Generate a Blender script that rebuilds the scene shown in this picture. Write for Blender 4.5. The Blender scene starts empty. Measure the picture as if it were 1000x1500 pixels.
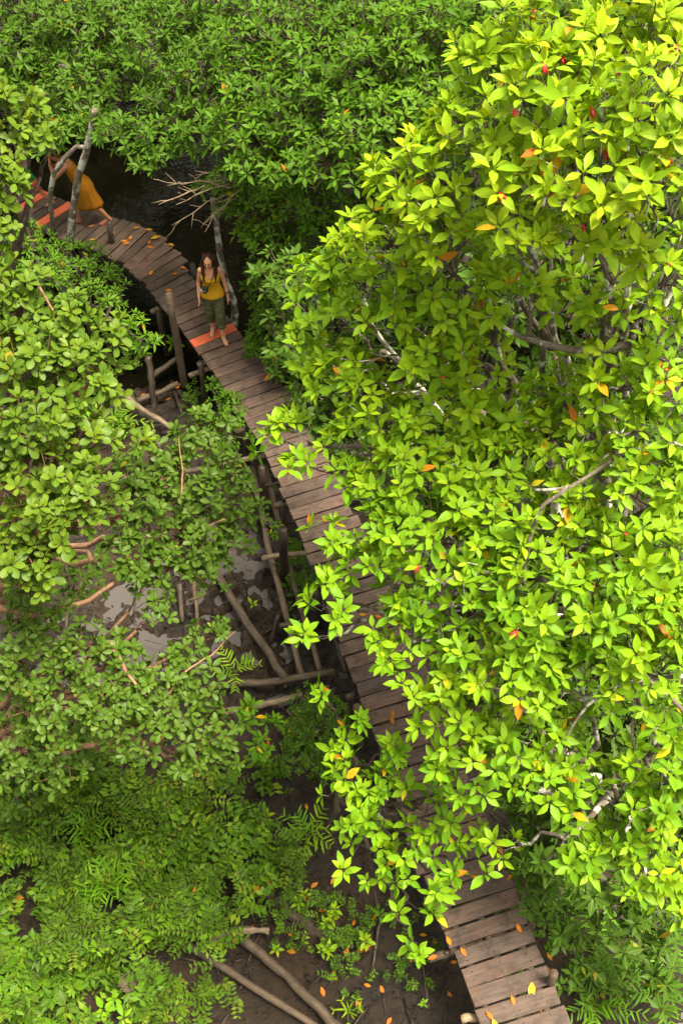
import bpy, bmesh, math, random
import numpy as np
from mathutils import Vector, Matrix

random.seed(7)
RNG = np.random.default_rng(11)
SC = bpy.context.scene
COL = SC.collection
R = math.radians

# ------------------------------------------------------------------ camera, sky, sun, exposure
CAM_H = 10.3
FPX = 1500.0
PITCH = R(52.8)
cam_d = bpy.data.cameras.new('camera')
cam = bpy.data.objects.new('camera', cam_d)
COL.objects.link(cam)
cam.location = (0, 0, CAM_H)
cam.rotation_euler = (R(90) - PITCH, 0, 0)
cam_d.sensor_fit = 'VERTICAL'
cam_d.sensor_height = 36.0
cam_d.lens = 36.0 * FPX / 1500.0
cam_d.clip_start = 0.05
cam_d.clip_end = 2000
SC.camera = cam

SUN_EL, SUN_AZ = R(73), R(98)          # azimuth clockwise from +Y
world = bpy.data.worlds.new('World')
SC.world = world
world.use_nodes = True
wn = world.node_tree
sky = wn.nodes.new('ShaderNodeTexSky')
sky.sky_type = 'NISHITA'
sky.sun_disc = False
sky.sun_elevation = SUN_EL
sky.sun_rotation = SUN_AZ
sky.air_density = 1.0
sky.dust_density = 4.0
sky.ozone_density = 0.6
bg = wn.nodes['Background']
bg.inputs['Strength'].default_value = 0.09
hs = wn.nodes.new('ShaderNodeHueSaturation'); hs.inputs['Saturation'].default_value = 0.22   # thin bright overcast
wn.links.new(sky.outputs[0], hs.inputs['Color'])
wt_ = wn.nodes.new('ShaderNodeMix'); wt_.data_type = 'RGBA'; wt_.blend_type = 'MULTIPLY'; wt_.inputs[0].default_value = 1.0
wt_.inputs[7].default_value = (1.06, 1.0, 0.76, 1)
wn.links.new(hs.outputs[0], wt_.inputs[6]); wn.links.new(wt_.outputs[2], bg.inputs['Color'])

sun_d = bpy.data.lights.new('sun', 'SUN')
sun_d.energy = 3.1
sun_d.angle = R(24)
sun_d.color = (1.0, 0.90, 0.68)
sun = bpy.data.objects.new('sun', sun_d)
COL.objects.link(sun)
sdir = Vector((math.sin(SUN_AZ) * math.cos(SUN_EL), math.cos(SUN_AZ) * math.cos(SUN_EL), math.sin(SUN_EL)))
sun.rotation_euler = sdir.to_track_quat('Z', 'Y').to_euler()

SC.view_settings.view_transform = 'Standard'
SC.view_settings.look = 'None'
SC.view_settings.exposure = 1.97
SC.view_settings.gamma = 1.0
SC.view_settings.use_curve_mapping = False
SC.render.engine = 'CYCLES'
SC.cycles.max_bounces = 7
SC.cycles.diffuse_bounces = 3
SC.cycles.transmission_bounces = 3

# ------------------------------------------------------------------ placing helpers
CA, SA = math.cos(PITCH), math.sin(PITCH)
def ray(px, py):
    u, v = (px - 500) / FPX, (py - 750) / FPX
    return Vector((u, CA - v * SA, -SA - v * CA))
def at_d(px, py, d):
    return Vector((0, 0, CAM_H)) + ray(px, py) * d
def at_z(px, py, z=0.0):
    r = ray(px, py)
    return Vector((0, 0, CAM_H)) + r * ((z - CAM_H) / r.z)
def at_y(px, py, y):
    r = ray(px, py)
    return Vector((0, 0, CAM_H)) + r * (y / r.y)
def project(P):
    P = np.asarray(P, float)
    q = P - np.array([0, 0, CAM_H])
    d = q[..., 1] * CA - q[..., 2] * SA
    dn = -q[..., 1] * SA - q[..., 2] * CA
    d = np.where(np.abs(d) < 1e-6, 1e-6, d)
    return 500 + q[..., 0] / d * FPX, 750 + dn / d * FPX, d

# ------------------------------------------------------------------ noise
def _h(ix, iy, s):
    n = (ix * 374761393 + iy * 668265263 + s * 1442695041) & 0x7fffffff
    n = ((n ^ (n >> 13)) * 1274126177) & 0x7fffffff
    return ((n ^ (n >> 16)) & 0xffff) / 65535.0
def vnoise(x, y, s=0):
    x = np.asarray(x, float); y = np.asarray(y, float)
    ix = np.floor(x).astype(np.int64); iy = np.floor(y).astype(np.int64)
    fx = x - ix; fy = y - iy
    fx = fx * fx * (3 - 2 * fx); fy = fy * fy * (3 - 2 * fy)
    a = _h(ix, iy, s); b = _h(ix + 1, iy, s); c = _h(ix, iy + 1, s); d = _h(ix + 1, iy + 1, s)
    return (a * (1 - fx) + b * fx) * (1 - fy) + (c * (1 - fx) + d * fx) * fy
def fbm(x, y, o=4, s=0):
    v = 0; a = 0.5
    for k in range(o):
        v = v + a * vnoise(np.asarray(x) * 2 ** k, np.asarray(y) * 2 ** k, s + k * 17)
        a *= 0.5
    return v / (1 - 0.5 ** o)

# ------------------------------------------------------------------ materials
class NT:
    def __init__(s, name):
        s.m = bpy.data.materials.new(name); s.m.use_nodes = True
        s.t = s.m.node_tree; s.b = s.t.nodes['Principled BSDF']
    def n(s, typ, **kw):
        nd = s.t.nodes.new(typ)
        for k, v in kw.items():
            if k in nd.inputs: nd.inputs[k].default_value = v
            else: setattr(nd, k, v)
        return nd
    def l(s, a, b): s.t.links.new(a, b)
    def ramp(s, src, stops, interp='LINEAR'):
        r = s.t.nodes.new('ShaderNodeValToRGB')
        cr = r.color_ramp; cr.interpolation = interp
        while len(cr.elements) < len(stops): cr.elements.new(0.5)
        for e, (p, c) in zip(cr.elements, stops):
            e.position = p; e.color = (*c, 1) if len(c) == 3 else c
        s.l(src, r.inputs[0]); return r
    def noise(s, scale, vec=None, detail=4, rough=0.6, dist=0.0):
        nz = s.n('ShaderNodeTexNoise', Scale=scale, Detail=detail, Roughness=rough, Distortion=dist)
        if vec is not None: s.l(vec, nz.inputs['Vector'])
        return nz
    def mix(s, fac, a, b, mode='MIX'):
        mx = s.t.nodes.new('ShaderNodeMix'); mx.data_type = 'RGBA'; mx.blend_type = mode
        for i, v in ((0, fac), (6, a), (7, b)):
            if hasattr(v, 'links') or isinstance(v, bpy.types.NodeSocket): s.l(v, mx.inputs[i])
            elif i == 0: mx.inputs[0].default_value = v
            else: mx.inputs[i].default_value = (*v, 1)
        return mx.outputs[2]
    def bump(s, h, st=0.4, dist=0.01):
        b = s.n('ShaderNodeBump', Strength=st, Distance=dist)
        s.l(h, b.inputs['Height']); s.l(b.outputs[0], s.b.inputs['Normal']); return b

def leaf_mat(name, stops, rough=0.42, trans=0.24, back=1.15, rib=(0.20, 0.28, 0.03), gain=0.60, spec=0.09):
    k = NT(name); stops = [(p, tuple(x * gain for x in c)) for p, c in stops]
    at = k.n('ShaderNodeAttribute', attribute_name='tint')
    base = k.ramp(at.outputs['Fac'], stops)
    uv = k.n('ShaderNodeUVMap')
    sp = k.n('ShaderNodeSeparateXYZ'); k.l(uv.outputs[0], sp.inputs[0])
    ab = k.n('ShaderNodeMath', operation='ABSOLUTE'); k.l(sp.outputs[0], ab.inputs[0])
    mr = k.ramp(ab.outputs[0], [(0.0, (1, 1, 1)), (0.07, (0.4, 0.4, 0.4)), (0.16, (0, 0, 0))])
    fac = k.n('ShaderNodeMath', operation='MULTIPLY'); fac.inputs[1].default_value = 0.45
    k.l(mr.outputs[0], fac.inputs[0])
    geo = k.n('ShaderNodeNewGeometry')
    nz = k.noise(9.0, geo.outputs['Position'], 2)
    vr = k.ramp(nz.outputs[0], [(0.3, (0.78, 0.80, 0.75)), (0.7, (1.18, 1.15, 1.1))])
    c1 = k.mix(fac.outputs[0], base.outputs[0], rib)
    c2 = k.mix(1.0, c1, vr.outputs[0], 'MULTIPLY')
    sp2 = k.noise(46.0, geo.outputs['Position'], 3, 0.7)
    spm = k.ramp(sp2.outputs[0], [(0.66, (0, 0, 0)), (0.72, (0.75, 0.75, 0.75))])
    c2 = k.mix(spm.outputs[0], c2, (0.055, 0.035, 0.008))
    # the underside is paler and duller
    c3 = k.mix(geo.outputs['Backfacing'], c2, k.mix(0.30, c2, (0.11, 0.16, 0.025)))
    k.l(c3, k.b.inputs['Base Color'])
    k.b.inputs['Roughness'].default_value = rough
    k.b.inputs['Specular IOR Level'].default_value = spec
    tr = k.n('ShaderNodeBsdfTranslucent')
    tc = k.mix(1.0, c2, (back * 1.15, back, back * 0.35), 'MULTIPLY')
    k.l(tc, tr.inputs['Color'])
    ms = k.n('ShaderNodeMixShader'); ms.inputs[0].default_value = trans
    out = k.t.nodes['Material Output']
    k.l(k.b.outputs[0], ms.inputs[1]); k.l(tr.outputs[0], ms.inputs[2]); k.l(ms.outputs[0], out.inputs[0])
    return k.m

M = {}
# tint: 0..0.9 greens from deep old leaves to fresh ones, above it yellow and orange dying leaves
M['leaf_lime'] = leaf_mat('leaf_lime', [(0.0, (0.025, 0.13, 0.003)), (0.35, (0.100, 0.285, 0.003)), (0.7, (0.25, 0.44, 0.005)),
                                        (0.93, (0.46, 0.58, 0.012)), (0.955, (0.62, 0.50, 0.01)), (0.985, (0.75, 0.24, 0.01)), (1.0, (0.55, 0.09, 0.01))], gain=0.90, trans=0.24)
M['leaf_mid'] = leaf_mat('leaf_mid', [(0.0, (0.014, 0.085, 0.003)), (0.4, (0.055, 0.21, 0.003)), (0.75, (0.15, 0.36, 0.005)),
                                      (0.93, (0.30, 0.46, 0.03)), (0.96, (0.55, 0.42, 0.01)), (0.99, (0.65, 0.20, 0.01)), (1.0, (0.45, 0.07, 0.01))])
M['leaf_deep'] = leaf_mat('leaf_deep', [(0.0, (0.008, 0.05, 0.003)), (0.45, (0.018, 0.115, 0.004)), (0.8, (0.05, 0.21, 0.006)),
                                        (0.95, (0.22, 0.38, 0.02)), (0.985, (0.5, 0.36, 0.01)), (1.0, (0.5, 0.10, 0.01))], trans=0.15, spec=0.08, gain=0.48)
M['leaf_grey'] = leaf_mat('leaf_grey', [(0.0, (0.030, 0.11, 0.010)), (0.45, (0.090, 0.21, 0.010)), (0.8, (0.235, 0.36, 0.014)),
                                        (0.95, (0.30, 0.46, 0.05)), (0.985, (0.55, 0.42, 0.01)), (1.0, (0.5, 0.14, 0.02))], rough=0.42, trans=0.22, gain=0.56, spec=0.15)
M['leaf_fern'] = leaf_mat('leaf_fern', [(0.0, (0.012, 0.08, 0.003)), (0.5, (0.055, 0.22, 0.003)), (0.85, (0.19, 0.44, 0.007)),
                                        (0.95, (0.34, 0.46, 0.04)), (0.98, (0.45, 0.22, 0.06)), (1.0, (0.35, 0.12, 0.05))], rough=0.4, trans=0.14, gain=0.34, spec=0.04)
M['leaf_dead'] = leaf_mat('leaf_dead', [(0.0, (0.55, 0.08, 0.012)), (0.5, (0.75, 0.22, 0.02)), (1.0, (0.80, 0.48, 0.03))], rough=0.5, trans=0.15, rib=(0.6, 0.3, 0.05), gain=0.8)

def bark_mat(name, dark, light, patch=0.5, scale=14, lich=(0.55, 0.55, 0.48)):
    k = NT(name)
    geo = k.n('ShaderNodeTexCoord')
    v = geo.outputs['Object']
    n1 = k.noise(scale, v, 6, 0.7, 0.4); n2 = k.noise(scale * 0.45, v, 4, 0.65)
    c = k.ramp(n1.outputs[0], [(0.32, dark), (0.66, light)])
    l = k.ramp(n2.outputs[0], [(patch, (0, 0, 0)), (patch + 0.07, (1, 1, 1))])
    col = k.mix(l.outputs[0], c.outputs[0], lich)
    k.l(col, k.b.inputs['Base Color'])
    k.b.inputs['Roughness'].default_value = 0.85
    n3 = k.noise(scale * 5, v, 4, 0.7)
    k.bump(n3.outputs[0], 0.6, 0.01)
    return k.m
M['bark_pale'] = bark_mat('bark_pale', (0.0605, 0.0432, 0.0324), (0.1728, 0.1426, 0.1123), 0.52)
M['bark_dark'] = bark_mat('bark_dark', (0.0360, 0.0252, 0.0180), (0.1224, 0.0936, 0.0720), 0.60, lich=(0.2160, 0.2304, 0.1728))
M['bark_red'] = bark_mat('bark_red', (0.1152, 0.0540, 0.0288), (0.3024, 0.1728, 0.1008), 0.66, lich=(0.3240, 0.2592, 0.1872))
M['bark_lichen'] = bark_mat('bark_lichen', (0.0504, 0.0396, 0.0288), (0.1440, 0.1152, 0.0864), 0.50, 9, lich=(0.4176, 0.4176, 0.3888))

def wood_mat(name, a, b, stain=0.35, wet=0.75):
    k = NT(name)
    tc = k.n('ShaderNodeTexCoord'); oi = k.n('ShaderNodeObjectInfo')
    mp = k.n('ShaderNodeMapping'); k.l(tc.outputs['Object'], mp.inputs[0])
    mp.inputs['Scale'].default_value = (2.2, 26, 26)
    cx = k.n('ShaderNodeCombineXYZ')
    ml = k.n('ShaderNodeMath', operation='MULTIPLY'); ml.inputs[1].default_value = 37.0
    k.l(oi.outputs['Random'], ml.inputs[0]); k.l(ml.outputs[0], cx.inputs[0]); k.l(ml.outputs[0], cx.inputs[2])
    k.l(cx.outputs[0], mp.inputs['Location'])
    g = k.noise(1.6, mp.outputs[0], 7, 0.68, 0.5)
    c = k.ramp(g.outputs[0], [(0.28, a), (0.62, b), (0.8, tuple(min(1, x * 1.25) for x in b))])
    ad = k.n('ShaderNodeVectorMath', operation='ADD'); k.l(tc.outputs['Object'], ad.inputs[0]); k.l(cx.outputs[0], ad.inputs[1])
    st = k.noise(3.2, ad.outputs[0], 4, 0.6)
    stm = k.ramp(st.outputs[0], [(0.48, (0, 0, 0)), (0.68, (1, 1, 1))])
    m1 = k.mix(stm.outputs[0], c.outputs[0], k.mix(stain, c.outputs[0], (0.13, 0.055, 0.032)))
    rr = k.ramp(oi.outputs['Random'], [(0.0, (0.70, 0.70, 0.72)), (0.5, (0.96, 0.94, 0.93)), (1.0, (1.25, 1.20, 1.16))])
    m2 = k.mix(1.0, m1, rr.outputs[0], 'MULTIPLY')
    dk = k.noise(6.0, ad.outputs[0], 5, 0.75)
    dm = k.ramp(dk.outputs[0], [(0.36, (0.5, 0.47, 0.42)), (0.52, (1, 1, 1))])
    m3 = k.mix(1.0, m2, dm.outputs[0], 'MULTIPLY')
    k.l(m3, k.b.inputs['Base Color'])
    k.b.inputs['Roughness'].default_value = wet
    k.bump(g.outputs[0], 0.7, 0.006)
    return k.m
M['plank'] = wood_mat('plank_wood', (0.0361, 0.0233, 0.0178), (0.1164, 0.0768, 0.0635))
M['plank_dark'] = wood_mat('dark_plank_wood', (0.0202, 0.0126, 0.0092), (0.0749, 0.0495, 0.0369))  # darker copy of the plank wood, mixed in more towards the far deck
M['log'] = wood_mat(stain=0.08, name='log_wood', a=(0.0280, 0.0182, 0.0119), b=(0.1120, 0.0805, 0.0560))
M['log_pale'] = wood_mat(stain=0.08, name='log_pale_wood', a=(0.0975, 0.0638, 0.0375), b=(0.2850, 0.2175, 0.1500))
M['log_dark'] = wood_mat(stain=0.08, name='log_dark_wood', a=(0.0105, 0.0070, 0.0049), b=(0.0420, 0.0280, 0.0196), wet=0.5)

def red_paint():
    k = NT('worn_red_paint')
    tc = k.n('ShaderNodeTexCoord')
    mp = k.n('ShaderNodeMapping'); k.l(tc.outputs['Object'], mp.inputs[0]); mp.inputs['Scale'].default_value = (3, 14, 14)
    n1 = k.noise(2.0, mp.outputs[0], 6, 0.7)
    c = k.ramp(n1.outputs[0], [(0.28, (0.26, 0.045, 0.025)), (0.42, (0.50, 0.085, 0.035)), (0.60, (0.56, 0.12, 0.055)), (0.64, (0.17, 0.12, 0.09))])
    k.l(c.outputs[0], k.b.inputs['Base Color']); k.b.inputs['Roughness'].default_value = 0.6
    k.bump(n1.outputs[0], 0.4, 0.004)
    return k.m
M['red'] = red_paint()

def mud_mat():
    k = NT('mud')
    g = k.n('ShaderNodeNewGeometry')
    p = g.outputs['Position']
    n1 = k.noise(1.1, p, 6, 0.62); n2 = k.noise(9, p, 8, 0.72, 0.6); n3 = k.noise(55, p, 4, 0.7)
    c1 = k.ramp(n1.outputs[0], [(0.35, (0.0092, 0.0051, 0.0030)), (0.62, (0.0255, 0.0132, 0.0063))])
    c2 = k.ramp(n2.outputs[0], [(0.34, (0.42, 0.40, 0.38)), (0.5, (1, 1, 1)), (0.72, (1.5, 1.42, 1.3))])
    k.l(k.mix(1.0, c1.outputs[0], c2.outputs[0], 'MULTIPLY'), k.b.inputs['Base Color'])
    r = k.ramp(n2.outputs[0], [(0.35, (0.22,) * 3), (0.65, (0.62,) * 3)])
    k.l(r.outputs[0], k.b.inputs['Roughness'])
    ad = k.n('ShaderNodeMath', operation='MULTIPLY_ADD'); ad.inputs[1].default_value = 0.35
    k.l(n3.outputs[0], ad.inputs[0]); k.l(n2.outputs[0], ad.inputs[2])
    k.bump(ad.outputs[0], 0.9, 0.05)
    return k.m
M['mud'] = mud_mat()

def water_mat(name, col, rough=0.04, scale=2.0, st=0.05):
    k = NT(name)
    g = k.n('ShaderNodeNewGeometry')
    k.b.inputs['Base Color'].default_value = (*col, 1)
    k.b.inputs['Roughness'].default_value = rough
    k.b.inputs['IOR'].default_value = 1.33
    n = k.noise(scale, g.outputs['Position'], 3, 0.5)
    k.bump(n.outputs[0], st, 0.05)
    return k.m
M['puddle'] = water_mat('puddle_water', (0.075, 0.066, 0.067), 0.08)
M['creek'] = water_mat('creek_water', (0.0035, 0.0030, 0.0016), 0.03, 5, 0.18)

def plain(name, col, rough=0.6, spec=0.5, sss=0.0, var=0.0, scale=30):
    k = NT(name)
    if var:
        tc = k.n('ShaderNodeTexCoord'); n = k.noise(scale, tc.outputs['Object'], 4, 0.6)
        r = k.ramp(n.outputs[0], [(0.3, tuple(c * (1 - var) for c in col)), (0.7, tuple(min(1, c * (1 + var)) for c in col))])
        k.l(r.outputs[0], k.b.inputs['Base Color'])
        k.bump(n.outputs[0], 0.2, 0.003)
    else:
        k.b.inputs['Base Color'].default_value = (*col, 1)
    k.b.inputs['Roughness'].default_value = rough
    k.b.inputs['Specular IOR Level'].default_value = spec
    if sss:
        k.b.inputs['Subsurface Weight'].default_value = sss
        k.b.inputs['Subsurface Radius'].default_value = (0.02, 0.008, 0.004)
    return k.m
M['skin'] = plain('skin', (0.5328, 0.2592, 0.1512), 0.55, 0.3, 0.1, 0.06, 14)
M['skin_tan'] = plain('skin_tan', (0.3600, 0.1584, 0.0864), 0.5, 0.4, 0.08, 0.06, 14)
M['hair'] = plain('dark_brown_hair', (0.028, 0.009, 0.005), 0.5, 0.25, 0, 0.4, 60)
M['yellow'] = plain('yellow_cloth', (0.4752, 0.2592, 0.0108), 0.85, 0.2, 0, 0.10, 40)
M['ochre'] = plain('ochre_yellow_cloth', (0.29, 0.115, 0.006), 0.85, 0.2, 0, 0.22, 16)
M['olive'] = plain('olive_cloth', (0.0828, 0.0828, 0.0396), 0.9, 0.15, 0, 0.18, 30)
M['green'] = plain('green_cloth', (0.0072, 0.1584, 0.0216), 0.85, 0.2, 0, 0.15, 30)
M['coral'] = plain('coral_cloth', (0.3960, 0.0720, 0.0504), 0.85, 0.2, 0, 0.15, 30)
M['black'] = plain('black_plastic', (0.015, 0.015, 0.016), 0.4, 0.5)
M['silver'] = plain('silver_metal', (0.45, 0.45, 0.46), 0.3, 0.6)
M['sole'] = plain('sandal_tan', (0.2592, 0.1368, 0.0792), 0.7, 0.3)
M['lips'] = plain('lips', (0.42, 0.09, 0.07), 0.45, 0.4)
M['eyewhite'] = plain('eye', (0.10, 0.06, 0.05), 0.3, 0.5)
M['bud'] = plain('red_flower_bud', (0.55, 0.03, 0.03), 0.45, 0.4)
M['moss'] = plain('coconut_husk', (0.1224, 0.0936, 0.0720), 0.9, 0.2, 0, 0.4, 25)

# ------------------------------------------------------------------ object helpers
def tag(o, label=None, cat=None, group=None, kind=None):
    if label: o['label'] = label
    if cat: o['category'] = cat
    if group: o['group'] = group
    if kind: o['kind'] = kind
    return o
def empty(name, loc, rz=0.0):
    o = bpy.data.objects.new(name, None)
    o.empty_display_size = 0.2
    o.location = loc; o.rotation_euler = (0, 0, rz)
    COL.objects.link(o); return o
def link(name, me, mat=None, parent=None, loc=(0, 0, 0)):
    o = bpy.data.objects.new(name, me)
    if mat is not None and not me.materials: me.materials.append(mat)
    o.location = loc
    if parent is not None: o.parent = parent
    COL.objects.link(o); return o

class MB:
    """collects tubes, boxes, leaves into one mesh"""
    def __init__(s): s.v = []; s.f = []; s.nv = 0; s.smooth = True
    def add(s, V, F):
        s.v.append(np.asarray(V, float)); s.f += [tuple(i + s.nv for i in f) for f in F]; s.nv += len(V)
    def tube(s, pts, rad, sides=6, cap=True, rough=0.0, flat=1.0):
        pts = [Vector(p) for p in pts]; n = len(pts)
        if not hasattr(rad, '__len__'): rad = [rad] * n
        V = []; up = Vector((0.13, 0.21, 1)).normalized(); prev = None
        for i, p in enumerate(pts):
            t = (pts[min(i + 1, n - 1)] - pts[max(i - 1, 0)])
            t = t.normalized() if t.length > 1e-9 else Vector((0, 0, 1))
            if prev is None:
                a = t.cross(up)
                if a.length < 0.05: a = t.cross(Vector((1, 0, 0)))
            else: a = prev - t * prev.dot(t)
            a.normalize(); prev = a; b = t.cross(a)
            for k in range(sides):
                an = 2 * math.pi * k / sides
                r = rad[i] * (1 + rough * (random.random() - 0.5) * 2)
                V.append(p + a * math.cos(an) * r + b * math.sin(an) * r * flat)
        F = [(i * sides + k, i * sides + (k + 1) % sides, (i + 1) * sides + (k + 1) % sides, (i + 1) * sides + k) for i in range(n - 1) for k in range(sides)]
        if cap: F += [tuple(range(sides))[::-1], tuple((n - 1) * sides + k for k in range(sides))]
        s.add(V, F)
    def build(s, name, mat, parent=None, loc=(0, 0, 0), kind=None, smooth=True):
        me = bpy.data.meshes.new(name)
        V = np.concatenate(s.v) - np.array(loc) if s.v else np.zeros((0, 3))
        me.from_pydata(V.tolist(), [], s.f)
        if smooth: me.polygons.foreach_set('use_smooth', [True] * len(me.polygons))
        me.update()
        pl = Vector(loc) - (parent.location if parent is not None else Vector((0, 0, 0)))
        o = link(name, me, mat, parent, pl)
        if kind: o['kind'] = kind
        return o

def kmeans(P, k, it=6):
    k = max(1, min(k, len(P)))
    c = P[RNG.choice(len(P), k, replace=False)]
    for _ in range(it):
        a = np.argmin(((P[:, None] - c[None]) ** 2).sum(2), 1)
        for j in range(k):
            if (a == j).any(): c[j] = P[a == j].mean(0)
    return a, c
def curve(a, b, n=5, sag=0.08, wig=0.05):
    a = Vector(a); b = Vector(b); L = (b - a).length
    m = (a + b) / 2 + Vector((random.uniform(-1, 1), random.uniform(-1, 1), random.uniform(-0.3, 1))) * L * sag
    out = []
    for i in range(n + 1):
        t = i / n
        p = a * (1 - t) ** 2 + m * 2 * t * (1 - t) + b * t * t
        if 0 < i < n: p += Vector((random.uniform(-1, 1), random.uniform(-1, 1), random.uniform(-1, 1))) * L * wig * 0.5
        out.append(p)
    return out
def lerp(a, b, t): return a + (b - a) * t

# ------------------------------------------------------------------ leaves (vectorised)
def leaf_template(shape, hi=True):
    # returns (t along, s across -1..1, width, lift) per vertex and faces
    prof = {'point': {0.12: 0.42, 0.38: 0.98, 0.62: 0.90, 0.84: 0.46},
            'round': {0.15: 0.40, 0.42: 0.85, 0.70: 1.0, 0.90: 0.66},
            'strap': {0.05: 0.7, 0.35: 1.0, 0.7: 0.85, 0.9: 0.5}}[shape]
    if not hi:
        st = [(0.45 if shape != 'round' else 0.58, 1.0)]
    else: st = list(prof.items())
    T = [(0, 0, 0)]
    for t, w in st: T += [(t, -1, w), (t, 0, 0), (t, 1, w)]
    T.append((1, 0, 0))
    F = [(0, 2, 1), (0, 3, 2)]
    for i in range(len(st) - 1):
        a = 1 + 3 * i; b = a + 3
        F += [(a, a + 1, b + 1, b), (a + 1, a + 2, b + 2, b + 1)]
    e = 1 + 3 * (len(st) - 1); q = len(T) - 1
    F += [(e, e + 1, q), (e + 1, e + 2, q)]
    return np.array(T, float), F
def leaf_local(T, fold, droop, curl=0.0):
    """vertex positions in the leaf's unit frame: x along, y across (half-widths), z up"""
    t, s, w = T[:, 0], T[:, 1], T[:, 2]
    z = fold * np.abs(s) * w - droop * t ** 2
    return np.stack([t, s * w, z + curl * np.sin(t * 3.0)], 1)

class Leaves:
    def __init__(s): s.P = []; s.D = []; s.N = []; s.L = []; s.W = []; s.T = []; s.dr = []
    def add(s, P, D, N, L, W, T, dr):
        s.P.append(P); s.D.append(D); s.N.append(N); s.L.append(L); s.W.append(W); s.T.append(T); s.dr.append(dr)
    def cat(s):
        return [np.concatenate(x) for x in (s.P, s.D, s.N, s.L, s.W, s.T, s.dr)]
def norm(a): return a / np.maximum(np.linalg.norm(a, axis=-1, keepdims=True), 1e-9)

def rosettes(tips, axes, nleaf, L, ratio, el=(5, 65), tint=(0.1, 0.9), tj=None, petiole=0.12, droop=0.18, odd=0.012, extra=None):
    """leaf whorls round every tip"""
    lv = Leaves(); n = len(tips)
    ref = np.tile([0.3, 0.9, 0.2], (n, 1)); ax = norm(axes)
    e1 = norm(np.cross(ax, ref)); e2 = np.cross(ax, e1)
    ph = RNG.uniform(0, 6.28, n); cnt = RNG.integers(nleaf[0], nleaf[1] + 1, n)
    sc = RNG.uniform(0.78, 1.18, n); base_t = RNG.uniform(0, 1, n) if tj is None else tj
    for k in range(nleaf[1]):
        m = cnt > k
        f = (k / np.maximum(cnt - 1, 1))[m]
        j = int(m.sum())
        a = ph[m] + k * 2.39996 + RNG.uniform(-0.25, 0.25, j)
        e = np.radians(el[0] + (el[1] - el[0]) * f + RNG.uniform(-14, 14, j))
        rad = e1[m] * np.cos(a)[:, None] + e2[m] * np.sin(a)[:, None]
        D = norm(rad * np.cos(e)[:, None] + ax[m] * np.sin(e)[:, None])
        N = norm(-rad * np.sin(e)[:, None] + ax[m] * np.cos(e)[:, None] + RNG.normal(0, 0.14, (j, 3)))
        N = norm(N - D * (N * D).sum(1)[:, None])
        ln = L * sc[m] * (1.0 - 0.38 * f) * RNG.uniform(0.85, 1.12, j)
        T = tint[0] + (tint[1] - tint[0]) * np.clip(0.55 * base_t[m] + 0.30 * f + RNG.uniform(-0.08, 0.22, j), 0, 1)
        o = RNG.random(j) < odd * (1.6 if k < 2 else 0.5)
        T = np.where(o, 0.95 + 0.05 * RNG.random(j) ** 1.8, np.minimum(T, 0.93))
        P = tips[m] + rad * (petiole * ln)[:, None] - ax[m] * ((1 - f) * 0.12 * ln)[:, None]
        dr = RNG.uniform(0.3, 1.5, j) * droop
        dr = np.where(o, dr + 0.15, dr)
        lv.add(P, D, N, ln, ln * ratio * RNG.uniform(0.88, 1.12, j), T, dr)
    return lv

def leaf_mesh(name, arr, shape, mat, parent, hi=True, fold=0.25):
    P, D, N, L, W, T, dr = arr
    if len(P) == 0: return None
    TP, F = leaf_template(shape, hi)
    S = np.cross(N, D)
    nv = len(TP); n = len(P)
    t, s, w = TP[:, 0], TP[:, 1], TP[:, 2]
    X = (L[:, None] * t)[:, :, None] * D[:, None, :]
    Y = (W[:, None] * (s * w))[:, :, None] * S[:, None, :]
    Z = (W[:, None] * fold * np.abs(s) * w - L[:, None] * dr[:, None] * t ** 2)[:, :, None] * N[:, None, :]
    V = (P[:, None, :] + X + Y + Z).reshape(-1, 3)
    if parent is not None: V = V - np.array(parent.location)
    me = bpy.data.meshes.new(name)
    me.vertices.add(n * nv); me.vertices.foreach_set('co', V.astype(np.float32).ravel())
    fl = np.array([len(f) for f in F]); ff = np.concatenate([np.array(f) for f in F])
    loops = (ff[None] + (np.arange(n) * nv)[:, None]).ravel()
    me.loops.add(len(loops)); me.loops.foreach_set('vertex_index', loops.astype(np.int32))
    tot = np.tile(fl, n); start = np.concatenate([[0], np.cumsum(tot)[:-1]])
    me.polygons.add(len(tot)); me.polygons.foreach_set('loop_start', start.astype(np.int32))
    me.polygons.foreach_set('loop_total', tot.astype(np.int32))
    me.polygons.foreach_set('use_smooth', np.ones(len(tot), bool))
    uvl = me.uv_layers.new(name='UVMap')
    uv = np.stack([s * np.maximum(w, 0.05), t], 1)[ff]
    uvl.data.foreach_set('uv', np.tile(uv, (n, 1)).astype(np.float32).ravel())
    at = me.attributes.new('tint', 'FLOAT', 'POINT'); at.data.foreach_set('value', np.repeat(T, nv).astype(np.float32))
    me.update(calc_edges=True); me.validate()
    o = link(name, me, mat, parent); o['kind'] = 'stuff'
    return o

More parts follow.
